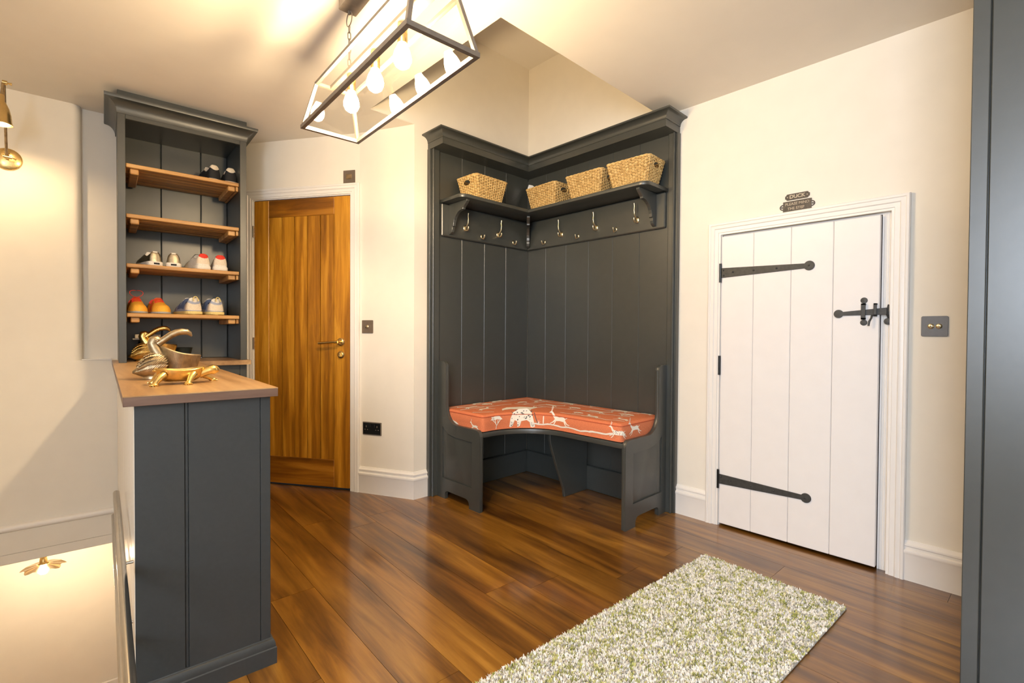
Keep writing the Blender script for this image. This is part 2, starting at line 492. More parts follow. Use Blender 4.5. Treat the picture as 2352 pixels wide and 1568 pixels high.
put('wall_ledge', G().box(-.10, .0375, 3.817, 3.871, .8895, .896, .002), 'white_trim', t1)
put('lower_skirting', G().box(-1.6, .09, 5.18, 5.2, -2.0, -1.84, .004), 'white_trim', t1)

g = G()
g.box(-2.2, 1.37, -1.8, 4.7, ZC, ZC + .07)
g.box(1.37, 2.80, -1.8, 1.52, ZC, ZC + .07)
g.box(1.37, 1.70, YL + .004, 4.0, ZC, ZC + .07)
ce = solo('ceiling', g, 'ceiling', (0, 0, ZC), kind='structure')
g = G().box(1.30, 2.80, 1.45, 2.78, 3.112, 3.2)
g.box(1.30, 1.37, 1.45, YL, ZC + .07, 3.112).box(1.37, XR, 1.45, 1.52, ZC + .07, 3.112)
put('recess', g, 'ceiling', ce)

SK = [(0, 0), (.018, 0), (.018, .112), (.0205, .118), (.0225, .126), (.0205, .133), (.0135, .137), (.0135, .146), (.0165, .151), (.0155, .157), (.0085, .163), (.005, .172), (0, .172)]
xy = lambda a, b, t: (a, b, t)
solo('baseboard_right', G().sweep([(XR, 1.418), (XR, 1.216)], SK, lambda a, b, t: (a, b, t)), 'white_trim', (XR, 1.3, 0), smooth=30, kind='structure')
solo('baseboard_right_near', G().sweep([(XR, .338), (XR, .0)], SK, xy), 'white_trim', (XR, .2, 0), smooth=30, kind='structure')
# short wall skirting with its return to the settle
Sp = [S.pt((-.012, 0, 0)), S.pt((.406, 0, 0))]
g = G().sweep([Sp[0][:2], (1.672, YL + .002), (1.768, YL)][0:1] + [(1.672, YL), (1.766, YL)], [(o, t) for o, t in SK], xy)
solo('baseboard_far', g, 'white_trim', (1.6, 2.8, 0), smooth=30, kind='structure')

# ------------------------------------------------------------------ OAK DOOR (door_1)
ARCH = [(0, 0), (0, .012), (.010, .012), (.012, .016), (.030, .016), (.034, .021), (.042, .0225), (.050, .020), (.053, .024), (.062, .024), (.066, .02), (.066, 0)]
dm = lambda a, b, t: (a, -t, b)
d1 = thing('door_1', (-.37, 0, 0), D, kind='structure')
g = G().sweep([(-.757, 0), (-.757, 1.988), (.008, 1.988), (.008, 0)], [(-o, t) for o, t in ARCH], dm)
put('architrave', g, 'white_trim', d1, smooth=30)
g = G().box(-.757, -.750, -.002, .1, 0, 1.988).box(.001, .008, -.002, .1, 0, 1.988).box(-.757, .008, -.002, .1, 1.982, 1.988)
put('door_lining', g, 'white_trim', d1)
lf = put('stile', G().box(-.747, -.629, -.004, .036, .012, 1.977, .003), 'door_oak', d1)
put('stile', G().box(-.120, -.002, -.004, .036, .012, 1.977, .003), 'door_oak', d1)
put('rail', G().box(-.629, -.120, -.004, .036, 1.857, 1.977, .003), 'door_oak_x', d1)
put('rail', G().box(-.629, -.120, -.004, .036, .012, .199, .003), 'door_oak_x', d1)
ed = [-.629, -.528, -.428, -.328, -.226, -.120]
for a, b in zip(ed, ed[1:]):
    put('plank', G().box(a + .0036, b - .0036, .001, .0119, .199, 1.857), 'door_oak', d1)
put('back_panel', G().box(-.63, -.119, .012, .034, .199, 1.857), 'groove_brown', d1)
put('threshold_strip', G().box(-.75, .0, .0, .1, -.005, .004), 'black_in', d1)
hd = put('handle', G().tube([(-.065, -.004, 1.0), (-.065, -.05, 1.0)], .010, 10).tube([(-.062, -.05, 1.0), (-.10, -.053, .999), (-.15, -.053, .995), (-.205, -.052, .991)], [.010, .007, .008, .0095], 10), 'brass', d1, smooth=40)
put('rose', G().lathe([(.0, -.016), (.017, -.016), (.021, -.013), (.026, -.012), (.028, -.009), (.028, -.003)], 24, (-.065, 0, 1.0), 'y'), 'brass', hd, smooth=18)
lk = put('lock_turn', G().box(-.070, -.060, -.030, -.012, .899, .929, .003), 'brass', d1)
put('rose', G().lathe([(.0, -.014), (.016, -.014), (.019, -.012), (.024, -.011), (.026, -.008), (.026, -.003)], 24, (-.065, 0, .914), 'y'), 'brass', lk, smooth=18)
for z in (1.765, .985, .2):
    g = G().tube([(-.7505, -.010, z - .04), (-.7505, -.010, z + .04)], .006, 8)
    for k in range(3): g.box(-.7565, -.7445, -.010, -.002, z - .038 + k * .026, z - .014 + k * .026)
    put('hinge', g, 'silver', d1, smooth=40)

# ------------------------------------------------------------------ WHITE PLANK DOOR (door_2)
d2 = thing('door_2', (XR, .78, 0), kind='structure')
rm = lambda a, b, t: (XR - t, a, b)
g = G().sweep([(1.152, 0), (1.152, 1.615), (.40, 1.615), (.40, 0)], ARCH, rm)
put('architrave', g, 'white_trim', d2, smooth=30)
g = G().box(2.720, 2.80, .40, .436, 0, 1.615).box(2.722, 2.80, .40, 1.152, 1.608, 1.615).box(XR, 2.80, 1.149, 1.152, 0, 1.615)
for k in range(3): g.box(2.716, 2.722, .402 + k * .010, .409 + k * .010, 0, 1.612, .002)
put('door_lining', g, 'white_trim', d2)
put('back_board', G().box(2.785, 2.80, .40, 1.152, -.1, 1.615), 'black_in', d2)
ed = [1.146, .978, .7985, .617, .4375]
for a, b in zip(ed, ed[1:]):
    put('plank', G().box(2.688, 2.716, b + .0006, a - .0006, .014, 1.603, .0022), 'white_door', d2)
def strap(z0, tilt):
    g = G()
    n = 12; top = []; bot = []
    for i in range(n + 1):
        q = i / n; y = 1.146 - q * .415; hw = .027 - .015 * q; zc = z0 + tilt * q
        top.append((y, zc + hw)); bot.append((y, zc - hw))
    g.prism(top + bot[::-1], 'x', 2.682, 2.688, bev=.001)
    g.lathe([(.0, 2.6805), (.022, 2.681), (.0235, 2.683), (.0235, 2.688)], 20, (0, .717, z0 + tilt), 'x')
    h = put('strap_hinge', g, 'iron', d2, smooth=35)
    for q in (.03, .035, .15, .40, .66, 1.0):
        zz = z0 + tilt * q + (.014 if q == .03 else -.014 if q == .035 else 0)
        put('stud', G().lathe([(0, 2.677), (.0035, 2.678), (.005, 2.6805), (.005, 2.683)], 8, (0, 1.146 - q * .428, zz), 'x'), 'iron', h, smooth=60)
    put('knuckle', G().tube([(2.681, 1.149, z0 - .052), (2.681, 1.149, z0 + .052)], .0065, 10), 'black_plate', h, smooth=40)
strap(1.403, 0); strap(.262, -.002)
put('butt_hinge', G().tube([(2.681, 1.149, .84), (2.681, 1.149, .946)], .0065, 10), 'black_plate', d2, smooth=40)
# thumb latch: bar, staple, catch, thumb lever, keeper
lb = []
for i in range(7):
    q = i / 6; lb.append((.580 - .170 * q, 1.163 + .008 * q + .0085 + .007 * q))
lbb = [(y, 1.163 + .008 * (i / 6) - .0085 - .007 * (i / 6)) for i, (y, z) in enumerate(lb)]
g = G().prism(lb + lbb[::-1], 'x', 2.680, 2.686, bev=.001).lathe([(0, 2.679), (.018, 2.680), (.0195, 2.683), (.0195, 2.687)], 18, (0, .592, 1.163), 'x')
lt = put('latch_bar', g, 'iron', d2, smooth=35)
g = G().box(2.672, 2.677, .486, .503, 1.135, 1.208, .001).box(2.672, 2.688, .486, .503, 1.200, 1.208, .001).box(2.672, 2.688, .486, .503, 1.135, 1.143, .001)
for z in (1.222, 1.121): g.lathe([(0, 2.683), (.013, 2.684), (.014, 2.688)], 16, (0, .4945, z), 'x')
put('staple', g, 'iron', d2, smooth=35)
put('catch', G().box(2.668, 2.674, .444, .456, 1.150, 1.206, .001).box(2.668, 2.688, .444, .456, 1.200, 1.207, .001).box(2.668, 2.688, .444, .456, 1.148, 1.156, .001), 'iron', d2)
put('thumb_lever', G().tube([(2.684, .463, 1.155), (2.672, .464, 1.140), (2.664, .470, 1.125), (2.664, .472, 1.105)], [.0045, .004, .0045, .004], 8), 'iron', d2, smooth=40)
put('keeper', G().tube([(2.706, .408, 1.200), (2.690, .408, 1.172), (2.694, .410, 1.160), (2.708, .408, 1.145), (2.712, .408, 1.128)], [.003, .005, .006, .004, .004], 8).lathe([(0, 2.700), (.014, 2.702), (.015, 2.706), (.015, 2.716)], 14, (0, .409, 1.126), 'x'), 'iron', d2, smooth=40)

# ------------------------------------------------------------------ SETTLE PANELLING
pn = thing('corner_panelling', (2.3, 2.2, 0), label='dark grey-green corner wall panelling with crown moulding behind the bench', cat='panelling')
ed = [1.834, 2.028, 2.230, 2.437, 2.668]
for a, b in zip(ed, ed[1:]):
    put('board', G().box(a + .0006, b - .0006, 2.635, 2.660, .0, 2.25, .0015), 'dark', pn)
ed = [1.455, 1.655, 1.854, 2.05, 2.252, 2.447, 2.635]
for a, b in zip(ed, ed[1:]):
    put('board', G().box(2.670, 2.695, a + .0006, b - .0006, .0, 2.25, .0015), 'dark', pn)
put('stile', G().box(1.785, 1.834, 2.618, 2.664, 0, 2.25, .004).box(1.779, 1.790, 2.612, 2.664, 0, 2.25, .003).box(1.766, 1.780, 2.632, 2.664, 0, 2.25, .002), 'dark', pn)
put('stile', G().box(2.653, 2.699, 1.420, 1.455, 0, 2.25, .004).box(2.647, 2.699, 1.413, 1.424, 0, 2.25, .003).box(2.667, 2.699, 1.400, 1.414, 0, 2.25, .002), 'dark', pn)
FX, FY = 2.535, 2.50
put('frieze', G().prism([(1.772, YL), (1.772, FY), (FX, FY), (FX, 1.406), (XR, 1.406), (XR, YL)], 'z', 2.248, 2.290), 'dark', pn)
cv = [(-.03, 2.289), (.003, 2.289), (.003, 2.292)] + [(.003 + .036 * (1 - math.cos(R(a))), 2.292 + .034 * math.sin(R(a))) for a in range(15, 91, 15)] + [(.044, 2.327), (.046, 2.330), (.046, 2.336), (-.03, 2.336)]
put('crown', G().sweep([(1.772, YL - .001), (1.772, FY), (FX, FY), (FX, 1.406), (XR - .001, 1.406)], cv, xy).prism([(1.78, YL - .001), (1.78, FY + .01), (FX + .01, FY + .01), (FX + .01, 1.416), (XR - .001, 1.416), (XR - .001, YL - .001)], 'z', 2.29, 2.334), 'dark', pn, smooth=25)
put('plinth', G().box(2.645, 2.671, 1.476, 2.63, 0, .165, .004), 'dark', pn)
put('plinth', G().box(1.846, 2.645, 2.609, 2.636, 0, .165, .004), 'dark', pn)

# ------------------------------------------------------------------ HAT SHELF WITH HOOKS
hs_ = thing('coat_rack', (2.4, 2.4, 1.7), label='dark grey-green corner coat rack with hat shelf, brackets and brass hooks', cat='coat rack')
q = .27; sx, sy = XR - q, YL - q
poly = [(1.843, 2.634)] + [(1.843, sy + .05)] + arc(1.893, sy + .05, .05, 180, 270, 6)[1:] + [(sx, sy), (sx, 1.513)] + arc(sx + .05, 1.513, .05, 180, 270, 6)[1:] + [(2.669, 1.463), (2.669, 2.634)]
put('shelf', G().prism(poly, 'z', 1.913, 1.935, bev=.003, seg=2), 'dark', hs_, smooth=35)
put('rail', G().box(1.850, 2.650, 2.615, 2.634, 1.700, 1.9125, .006), 'dark', hs_)
put('rail', G().box(2.650, 2.669, 1.471, 2.634, 1.700, 1.9125, .006), 'dark', hs_)
BR = [(0, 0), (.190, 0), (.190, -.010)] + [(.190 - .008 * i * .9, -.010 - .022 * math.sin(R(90 * i / 4)) ** 1.2) for i in range(1, 4)] + [(.158, -.038), (.150, -.046), (.148, -.056), (.136, -.056)]
BR += [(.136 - .088 * math.sin(R(90 * i / 7)), -.148 + .092 * math.cos(R(90 * i / 7))) for i in range(1, 8)]
BR += [(.036, -.150), (.036, -.168), (.030, -.184), (.018, -.194), (.006, -.198), (0, -.198)]
ZT = 1.9125
put('bracket', G().prism(BR, 'x', 1.905, 1.927, bev=.0015, fn=lambda a, b, t: (t, 2.615 - a, ZT + b)), 'dark', hs_)
put('bracket', G().prism(BR, 'x', 1.528, 1.550, bev=.0015, fn=lambda a, b, t: (2.650 - a, t, ZT + b)), 'dark', hs_)
put('bracket', G().prism(BR, 'x', -.011, .011, bev=.0015, fn=lambda a, b, t: (2.652 - (a * 1.15 + t) * .7071, 2.617 - (a * 1.15 - t) * .7071, ZT + b)), 'dark', hs_)
# hooks: local y- is out of the board
def hook_meshes():
    big = G()
    pts = [(0, -.004, .004), (0, -.022, .012), (0, -.034, .030), (0, -.037, .055), (0, -.034, .078), (0, -.038, .097)]
    big.tube(pts, [.006, .0045, .0038, .0036, .0036, .0042], 8)
    big.tube([(0, -.004, -.006), (0, -.016, -.018), (0, -.030, -.018), (0, -.038, -.006), (0, -.039, .006)], [.006, .005, .0045, .0045, .0052], 8)
    plate = G().lathe([(0, -.006), (.008, -.0055), (.0135, -.003), (.0145, 0)], 16, (0, 0, 0), 'y', 1, 1.35)
    sm = G()
    sm.tube([(0, -.003, .008), (0, -.010, -.012), (0, -.022, -.016), (0, -.032, -.004), (0, -.034, .010)], [.005, .005, .0045, .0045, .0055], 8)
    pl2 = G().lathe([(0, -.005), (.006, -.0045), (.009, -.002), (.0095, 0)], 14, (0, 0, .004), 'y', 1, 1.5)
    return [x.mesh(n, smooth=50) for n, x in (('hook', big), ('backplate', plate), ('hook', sm), ('backplate', pl2))]
hm = hook_meshes()
for m_ in hm: m_.materials.append(MT['pale_brass'])
def hook(kind, x, y, z, rz):
    a, b = (hm[0], hm[1]) if kind == 'b' else (hm[2], hm[3])
    h = bpy.data.objects.new('hook', a); COL.objects.link(h); h.parent = hs_
    h.location = Vector((x, y, z)) - INFO[hs_]; h.rotation_euler = (0, 0, rz)
    p = bpy.data.objects.new('backplate', b); COL.objects.link(p); p.parent = h
for k, x in (('b', 2.039), ('s', 2.186), ('b', 2.341), ('s', 2.494)): hook(k, x, 2.615, 1.776 if k == 'b' else 1.738, 0)
for k, y in (('s', 2.441), ('b', 2.277), ('s', 2.126), ('b', 1.971), ('s', 1.815), ('b', 1.658)): hook(k, 2.650, y, 1.776 if k == 'b' else 1.738, R(-90))

# ------------------------------------------------------------------ CORNER BENCH
bn = thing('corner_bench', (2.25, 2.2, 0), label='dark grey-green painted corner bench with shaped side panels', cat='bench')
def side_poly():
    p = [(2.632, 0), (2.533, 0), (2.529, .018)] + arc(2.507, .030, .022, -20, 90, 4) + [(2.36, .052)] + arc(2.336, .030, .022, 90, 90, 1)[:1]
    p = [(2.632, 0), (2.531, 0)] + [(2.531, .025)] + arc(2.506, .029, .025, 0, 90, 4) + [(2.33, .054), (2.318, .054)] + arc(2.318, .020, .034, 90, 180, 5)[1:] + [(2.284, 0), (2.184, 0), (2.184, .449)]
    p += arc(2.222, .449, .038, 180, 90, 5) + [(2.36, .487)] + arc(2.415, .597, .110, -90, 0, 7) + [(2.525, .850)] + arc(2.557, .850, .032, 180, 90, 5) + [(2.632, .882)]
    return p
SP = side_poly()
HOLE = [(2.562, .131), (2.562, .466)] + [(2.540, .446), (2.510, .430), (2.47, .418), (2.42, .411), (2.26, .408), (2.26, .131)]
g = G().prism(SP, 'x', 1.828, 1.846, bev=.003, seg=2)
g.prism(SP, 'x', 1.820, 1.8285, hole=HOLE)
put('side_panel', g, 'dark', bn, smooth=30)
g = G().prism([(a + .041, b) for a, b in SP], 'y', 1.457, 1.475, bev=.003, seg=2)
g.prism([(a + .041, b) for a, b in SP], 'y', 1.449, 1.4575, hole=[(a + .041, b) for a, b in HOLE])
put('side_panel', g, 'dark', bn, smooth=30)
seat = [(1.846, 2.634), (1.846, 2.192)] + arc(1.925, 1.887, .305, 90, 0, 16) + [(2.230, 1.475), (2.668, 1.475), (2.668, 2.634)]
put('seat', G().prism(seat, 'z', .440, .470, bev=.004, seg=2), 'dark', bn, smooth=35)
put('divider', G().prism([(2.645, 0), (2.412, 0), (2.405, .05), (2.388, .09), (2.362, .15), (2.335, .21), (2.308, .28), (2.288, .33), (2.274, .37), (2.266, .40), (2.266, .440), (2.645, .440)], 'y', 2.030, 2.050, bev=.002), 'dark', bn)

# ------------------------------------------------------------------ CUSHION
def fabric():
    m, nt, b = base_mat('coral', (.64, .19, .09), .85, spec=.2)
    mp = coords(nt)
    n = N(nt, 'ShaderNodeTexNoise', Scale=240., Detail=2.); nt.links.new(mp.outputs[0], n.inputs['Vector'])
    r = ramp(nt, [(.3, (.58, .165, .075)), (.7, (.70, .225, .105))]); nt.links.new(n.outputs['Fac'], r.inputs[0]); nt.links.new(r.outputs[0], b.inputs['Base Color'])
    bump(nt, b, n.outputs['Fac'], .15, .002)
    paint('print_white', (.86, .80, .70), .85, .03, 0, 80, spec=.2)
    paint('print_grey', (.10, .095, .10), .85, .05, 0, 80, spec=.2)
    paint('piping', (.50, .11, .05), .8, .03, 0, 60, spec=.2)
fabric()
OUT = [(1.850, 2.628), (1.850, 2.215)] + arc(1.868, 2.213, .018, 180, 270, 3)[1:] + arc(1.925, 1.892, .303, 90, 0, 22) + [(2.228, 1.515)] + arc(2.248, 1.501, .02, 180, 270, 3)[1:] + [(2.655, 1.481), (2.664, 1.490), (2.664, 2.628)]
def resample(poly, step):
    out = []
    for a, b in zip(poly, poly[1:] + poly[:1]):
        d = math.dist(a, b); n = max(1, int(d / step))
        out += [(a[0] + (b[0] - a[0]) * i / n, a[1] + (b[1] - a[1]) * i / n) for i in range(n)]
    return out
OR_ = resample(OUT, .02)
def normals(poly):
    n = len(poly); res = []
    for i in range(n):
        a, b = Vector(poly[i - 1]), Vector(poly[(i + 1) % n]); d = (b - a).normalized()
        res.append(Vector((d.y, -d.x)))
    A = sum(p[0] * q[1] - q[0] * p[1] for p, q in zip(poly, poly[1:] + poly[:1]))
    return [(-x if A < 0 else x) for x in res]
ON = normals(OR_)
def off_loop(d, z): return [(p[0] + n.x * d, p[1] + n.y * d, z) for p, n in zip(OR_, ON)]
ZB, ZTP = .4715, .574
cu = thing('bench_cushion', (2.25, 2.2, ZB), label='coral seat cushion printed with white savanna animals on the corner bench', cat='cushion')
rr = [off_loop(-.012, ZB), off_loop(.002, ZB + .004), off_loop(.0, ZB + .012), off_loop(.005, ZB + .045), off_loop(.001, ZTP - .016), off_loop(-.001, ZTP - .012), off_loop(-.006, ZTP - .006), off_loop(-.014, ZTP - .001), off_loop(-.0175, ZTP)]
gc = G().rings(rr, True, False)
tri = tessellate_polygon([[Vector((p[0], p[1], 0)) for p in rr[-1]]])
gc.add(rr[-1], [tuple(t) for t in tri])
put('cover', gc, 'coral', cu, smooth=50)
put('top_piping', G().tube(off_loop(.001, ZTP - .013), .0028, 6, closed=True), 'piping', cu, smooth=60)
put('bottom_piping', G().tube(off_loop(.002, ZB + .007), .0028, 6, closed=True), 'coral', cu, smooth=60)
def edge_dist(x, y):
    best = 9
    for a, b in zip(OR_, OR_[1:] + OR_[:1]):
        dx, dy = b[0] - a[0], b[1] - a[1]
        t = max(0, min(1, ((x - a[0]) * dx + (y - a[1]) * dy) / (dx * dx + dy * dy)))
        best = min(best, math.hypot(x - a[0] - dx * t, y - a[1] - dy * t))
    return best
def top_map(x, y, e=0):
    d = edge_dist(x, y)
    return (x, y, lerp_tab([(0, ZTP - .010), (.006, ZTP - .0048), (.014, ZTP + .0004), (.018, ZTP + .0014), (1, ZTP + .0014)], d) + e)
# front face: s measured along the outline from the left back corner towards the right
CUM = [0]
for a, b in zip(OR_, OR_[1:]): CUM.append(CUM[-1] + math.dist(a, b))
def front_map(s, t, e=0):
    i = max(0, min(len(CUM) - 2, next((k for k, c in enumerate(CUM) if c > s), len(CUM) - 1) - 1))
    q = (s - CUM[i]) / (CUM[i + 1] - CUM[i])
    p = Vector(OR_[i]).lerp(Vector(OR_[i + 1]), q); n = ON[i].lerp(ON[i + 1], q)
    z = ZB + t
    d = lerp_tab([(0, .002), (.012, .0), (.045, .005), (.09, .001), (.1, 0)], t) + .0014 + e
    return (p.x + n.x * d, p.y + n.y * d, z)
class Print:
    def __init__(s, fn): s.fn = fn; s.g = G()
    def line(s, pts, w, mi=0, wig=0):
        pts = resample_open(pts, .008)
        s.g.mi = mi
        n = len(pts); L_ = []; R_ = []
        for i, p in enumerate(pts):
            a, b = pts[max(i - 1, 0)], pts[min(i + 1, n - 1)]
            dx, dy = b[0] - a[0], b[1] - a[1]; l = math.hypot(dx, dy) or 1
            ww = (w if not isinstance(w, tuple) else w[0] + (w[1] - w[0]) * i / (n - 1)) / 2
            k = wig * math.sin(i * .9) + wig * .6 * math.sin(i * .37 + 1)
            L_.append(s.fn(p[0] - dy / l * (ww + k), p[1] + dx / l * (ww + k))); R_.append(s.fn(p[0] + dy / l * (ww - k * .3), p[1] - dx / l * (ww - k * .3)))
        s.g.grid([L_, R_])
    def blob(s, pts, mi=0):
        s.g.mi = mi
        bm = bmesh.new(); vs_ = [bm.verts.new((p[0], p[1], 0)) for p in resample_closed(pts, .012)]
        f = bm.faces.new(vs_)
        r = bmesh.ops.triangulate(bm, faces=[f])
        le = [e for e in bm.edges if e.calc_length() > .02]
        if le: bmesh.ops.subdivide_edges(bm, edges=le, cuts=2)
        bmesh.ops.triangulate(bm, faces=bm.faces[:])
        bm.verts.index_update()
        s.g.add([s.fn(v.co.x, v.co.y, .0012 * mi) for v in bm.verts], [[v.index for v in f.verts] for f in bm.faces]); bm.free()
def resample_open(pts, st):
    out = []
    for a, b in zip(pts, pts[1:]):
        n = max(1, int(math.dist(a, b) / st)); out += [(a[0] + (b[0] - a[0]) * i / n, a[1] + (b[1] - a[1]) * i / n) for i in range(n)]
    return out + [pts[-1]]
def resample_closed(pts, st): return resample(list(pts), st)
def xf(pts, o, sc, flip=1, rot=0):
    c, s_ = math.cos(rot), math.sin(rot)
    return [(o[0] + sc * (flip * p[0] * c - p[1] * s_), o[1] + sc * (flip * p[0] * s_ + p[1] * c)) for p in pts]
# unit drawings (about 1 wide)
BODY = [(-.32, .30), (-.18, .36), (.05, .33), (.22, .36), (.34, .42), (.40, .36), (.30, .24), (.20, .14), (.0, .16), (-.18, .14), (-.30, .18)]
LEGS = [[(-.28, .2), (-.42, .06), (-.58, .02)], [(-.24, .18), (-.34, .0), (-.50, -.10)], [(.22, .2), (.30, .02), (.44, -.10)], [(.26, .2), (.38, .08), (.54, .0)]]
NECK = [(.32, .36), (.40, .48), (.46, .54)]; HEAD = [(.42, .58), (.50, .58), (.60, .50), (.48, .50)]
HORN = [[(.45, .58), (.40, .70), (.36, .78)], [(.47, .58), (.44, .72), (.42, .82)]]
def antelope(P, o, sc, flip=1, rot=0, horns=True):
    P.blob(xf(BODY, o, sc, flip, rot))
    for l in LEGS: P.line(xf(l, o, sc, flip, rot), (.07 * sc, .025 * sc))
    P.line(xf(NECK, o, sc, flip, rot), .10 * sc); P.blob(xf(HEAD, o, sc, flip, rot))
    if horns:
        for h in HORN: P.line(xf(h, o, sc, flip, rot), .02 * sc)
    P.line(xf([(-.32, .28), (-.42, .34)], o, sc, flip, rot), .03 * sc)
CAN = [(-.5, .62), (-.30, .82), (.0, .90), (.30, .84), (.5, .62), (.3, .60), (.1, .66), (-.1, .60), (-.3, .64)]
def acacia(P, o, sc, flip=1, rot=0):
    P.blob(xf(CAN, o, sc, flip, rot))
    for l in ([(0, 0), (.02, .25), (-.12, .45), (-.34, .64)], [(.02, .22), (.16, .42), (.36, .64)], [(-.06, .36), (-.10, .64)], [(.10, .34), (.14, .64)]):
        P.line(xf(l, o, sc, flip, rot), .05 * sc)
def tuft(P, o, sc, flip=1, rot=0):
    for dx in (-.4, -.15, .1, .35): P.line(xf([(0, 0), (dx, .8 - abs(dx))], o, sc, flip, rot), (.10 * sc, .02 * sc))
def leopard(P, o, sc, flip=1, rot=0):
    b = [(-.5, .05), (-.46, .35), (-.34, .62), (-.10, .74), (.25, .76), (.42, .60), (.50, .30), (.56, .04), (.46, .0), (.38, .02), (.34, .22), (.22, .30), (.0, .26), (-.06, .06), (-.16, .02), (-.18, .26), (-.28, .30), (-.36, .08), (-.44, .02)]
    P.blob(xf(b, o, sc, flip, rot))
    P.line(xf([(.52, .60), (.60, .35), (.70, .12)], o, sc, flip, rot), .03 * sc, 1)
    rnd = random.Random(3)
    for k in range(46):
        x, y = rnd.uniform(-.42, .46), rnd.uniform(.30, .70)
        if k > 34: x, y = rnd.choice([-.44, -.40, .42, .46, -.12]) + rnd.uniform(-.03, .03), rnd.uniform(.05, .25)
        r_ = rnd.uniform(.012, .03)
        P.blob(xf([(x + r_ * math.cos(a), y + r_ * math.sin(a)) for a in (0, 1.2, 2.5, 3.8, 5)], o, sc, flip, rot), 1)
def raise_fn(fn, up, side):
    return fn
PR = Print(top_map)
xr = lambda p, off=0: p
# ground lines on the seat top run along x
def ground(x0, x1, y, dy=0, w=.010):
    n = 10
    PR.line([(x0 + (x1 - x0) * i / n, y + dy * i / n + .004 * math.sin(i * 1.7)) for i in range(n + 1)], w, 0, .0012)
ground(1.87, 2.63, 2.565, -.03); ground(1.875, 2.30, 2.445, -.02); ground(2.36, 2.65, 2.36, -.02)
ground(1.87, 1.99, 2.315, -.06); 
PR.line([(2.33, 2.42), (2.38, 2.28), (2.40, 2.10), (2.44, 1.92), (2.43, 1.74), (2.47, 1.58)], .010, 0, .001)
PR.line([(2.56, 2.50), (2.57, 2.28), (2.60, 2.05), (2.57, 1.82), (2.60, 1.60)], .010, 0, .001)
PR.line([(2.28, 1.96), (2.30, 1.80), (2.285, 1.62), (2.32, 1.52)], .009, 0, .001)
Q = R(-90)
antelope(PR, (2.00, 2.455), .15, -1); antelope(PR, (2.02, 2.35), .13, 1)
acacia(PR, (2.17, 2.46), .10, 1); antelope(PR, (2.32, 2.555), .15, 1); antelope(PR, (2.14, 2.57), .12, 1)
acacia(PR, (2.42, 2.37), .10); antelope(PR, (2.55, 2.37), .13, 1)
antelope(PR, (2.43, 2.20), .15, 1, Q); acacia(PR, (2.42, 2.02), .11, 1, Q); antelope(PR, (2.44, 1.83), .16, 1, Q); acacia(PR, (2.44, 1.64), .12, 1, Q)
antelope(PR, (2.59, 2.18), .14, 1, Q); acacia(PR, (2.59, 1.98), .10, 1, Q); antelope(PR, (2.58, 1.74), .15, 1, Q); antelope(PR, (2.61, 1.57), .10, 1, Q)
acacia(PR, (2.30, 1.88), .085, 1, Q); antelope(PR, (2.29, 1.74), .12, -1, Q); antelope(PR, (2.34, 1.56), .10, -1, Q)
PR.blob([(2.06, 2.25), (2.10, 2.30), (2.17, 2.33), (2.26, 2.29), (2.30, 2.23), (2.34, 2.22), (2.32, 2.19), (2.24, 2.17), (2.20, 2.14), (2.19, 2.20), (2.14, 2.26), (2.09, 2.265)])
for p in ([(2.31, 2.22), (2.35, 2.25)], [(2.33, 2.20), (2.385, 2.20)], [(2.32, 2.19), (2.37, 2.165)]): PR.line(p, .006)
put('printed_top_figures', PR.g, ['print_white', 'print_grey'], cu, recalc=False, kind='stuff')
PF = Print(front_map)
s_left = CUM[next(i for i, p in enumerate(OR_) if p[1] < 2.215)]
s0 = s_left + .03      # front edge start, left end
s_end = CUM[next(i for i, p in enumerate(OR_) if p[1] < 1.502)]
antelope(PF, (s_left - .06, .010), .075, -1); PF.blob([(s_left - .36, .02), (s_left - .30, .045), (s_left - .24, .03), (s_left - .22, .018)])
acacia(PF, (s0 + .075, .010), .09); PF.line([(s0 + .04, .085), (s0 + .058, .072)], .007)
leopard(PF, (s0 + .245, .008), .155)
tuft(PF, (s0 + .355, .036), .03); PF.line([(s0 + .385, .036), (s0 + .386, .083)], .007)
PF.line([(s0 + .325 + i * .03, .034 - .004 * math.sin(i * 1.3) - .0004 * i) for i in range(14)], .009, 0, .0012)
antelope(PF, (s0 + .50, .042), .13, -1)
antelope(PF, (s_end - .01, .030), .10, -1); antelope(PF, (s_end + .13, .040), .11, -1)
PF.line([(s0 + .715 + i * .03, .030 + .003 * math.sin(i * 1.3) + .0022 * i) for i in range(9)], .010, 0, .001)
for k in range(26):
    x, y = s_end - .01 + random.uniform(-.03, .03), .052 + random.uniform(-.006, .014)
    PF.blob([(x + .0018 * math.cos(a), y + .0018 * math.sin(a)) for a in (0, 1.5, 3, 4.5)], 1)
put('printed_side_figures', PF.g, ['print_white', 'print_grey'], cu, recalc=False, kind='stuff')

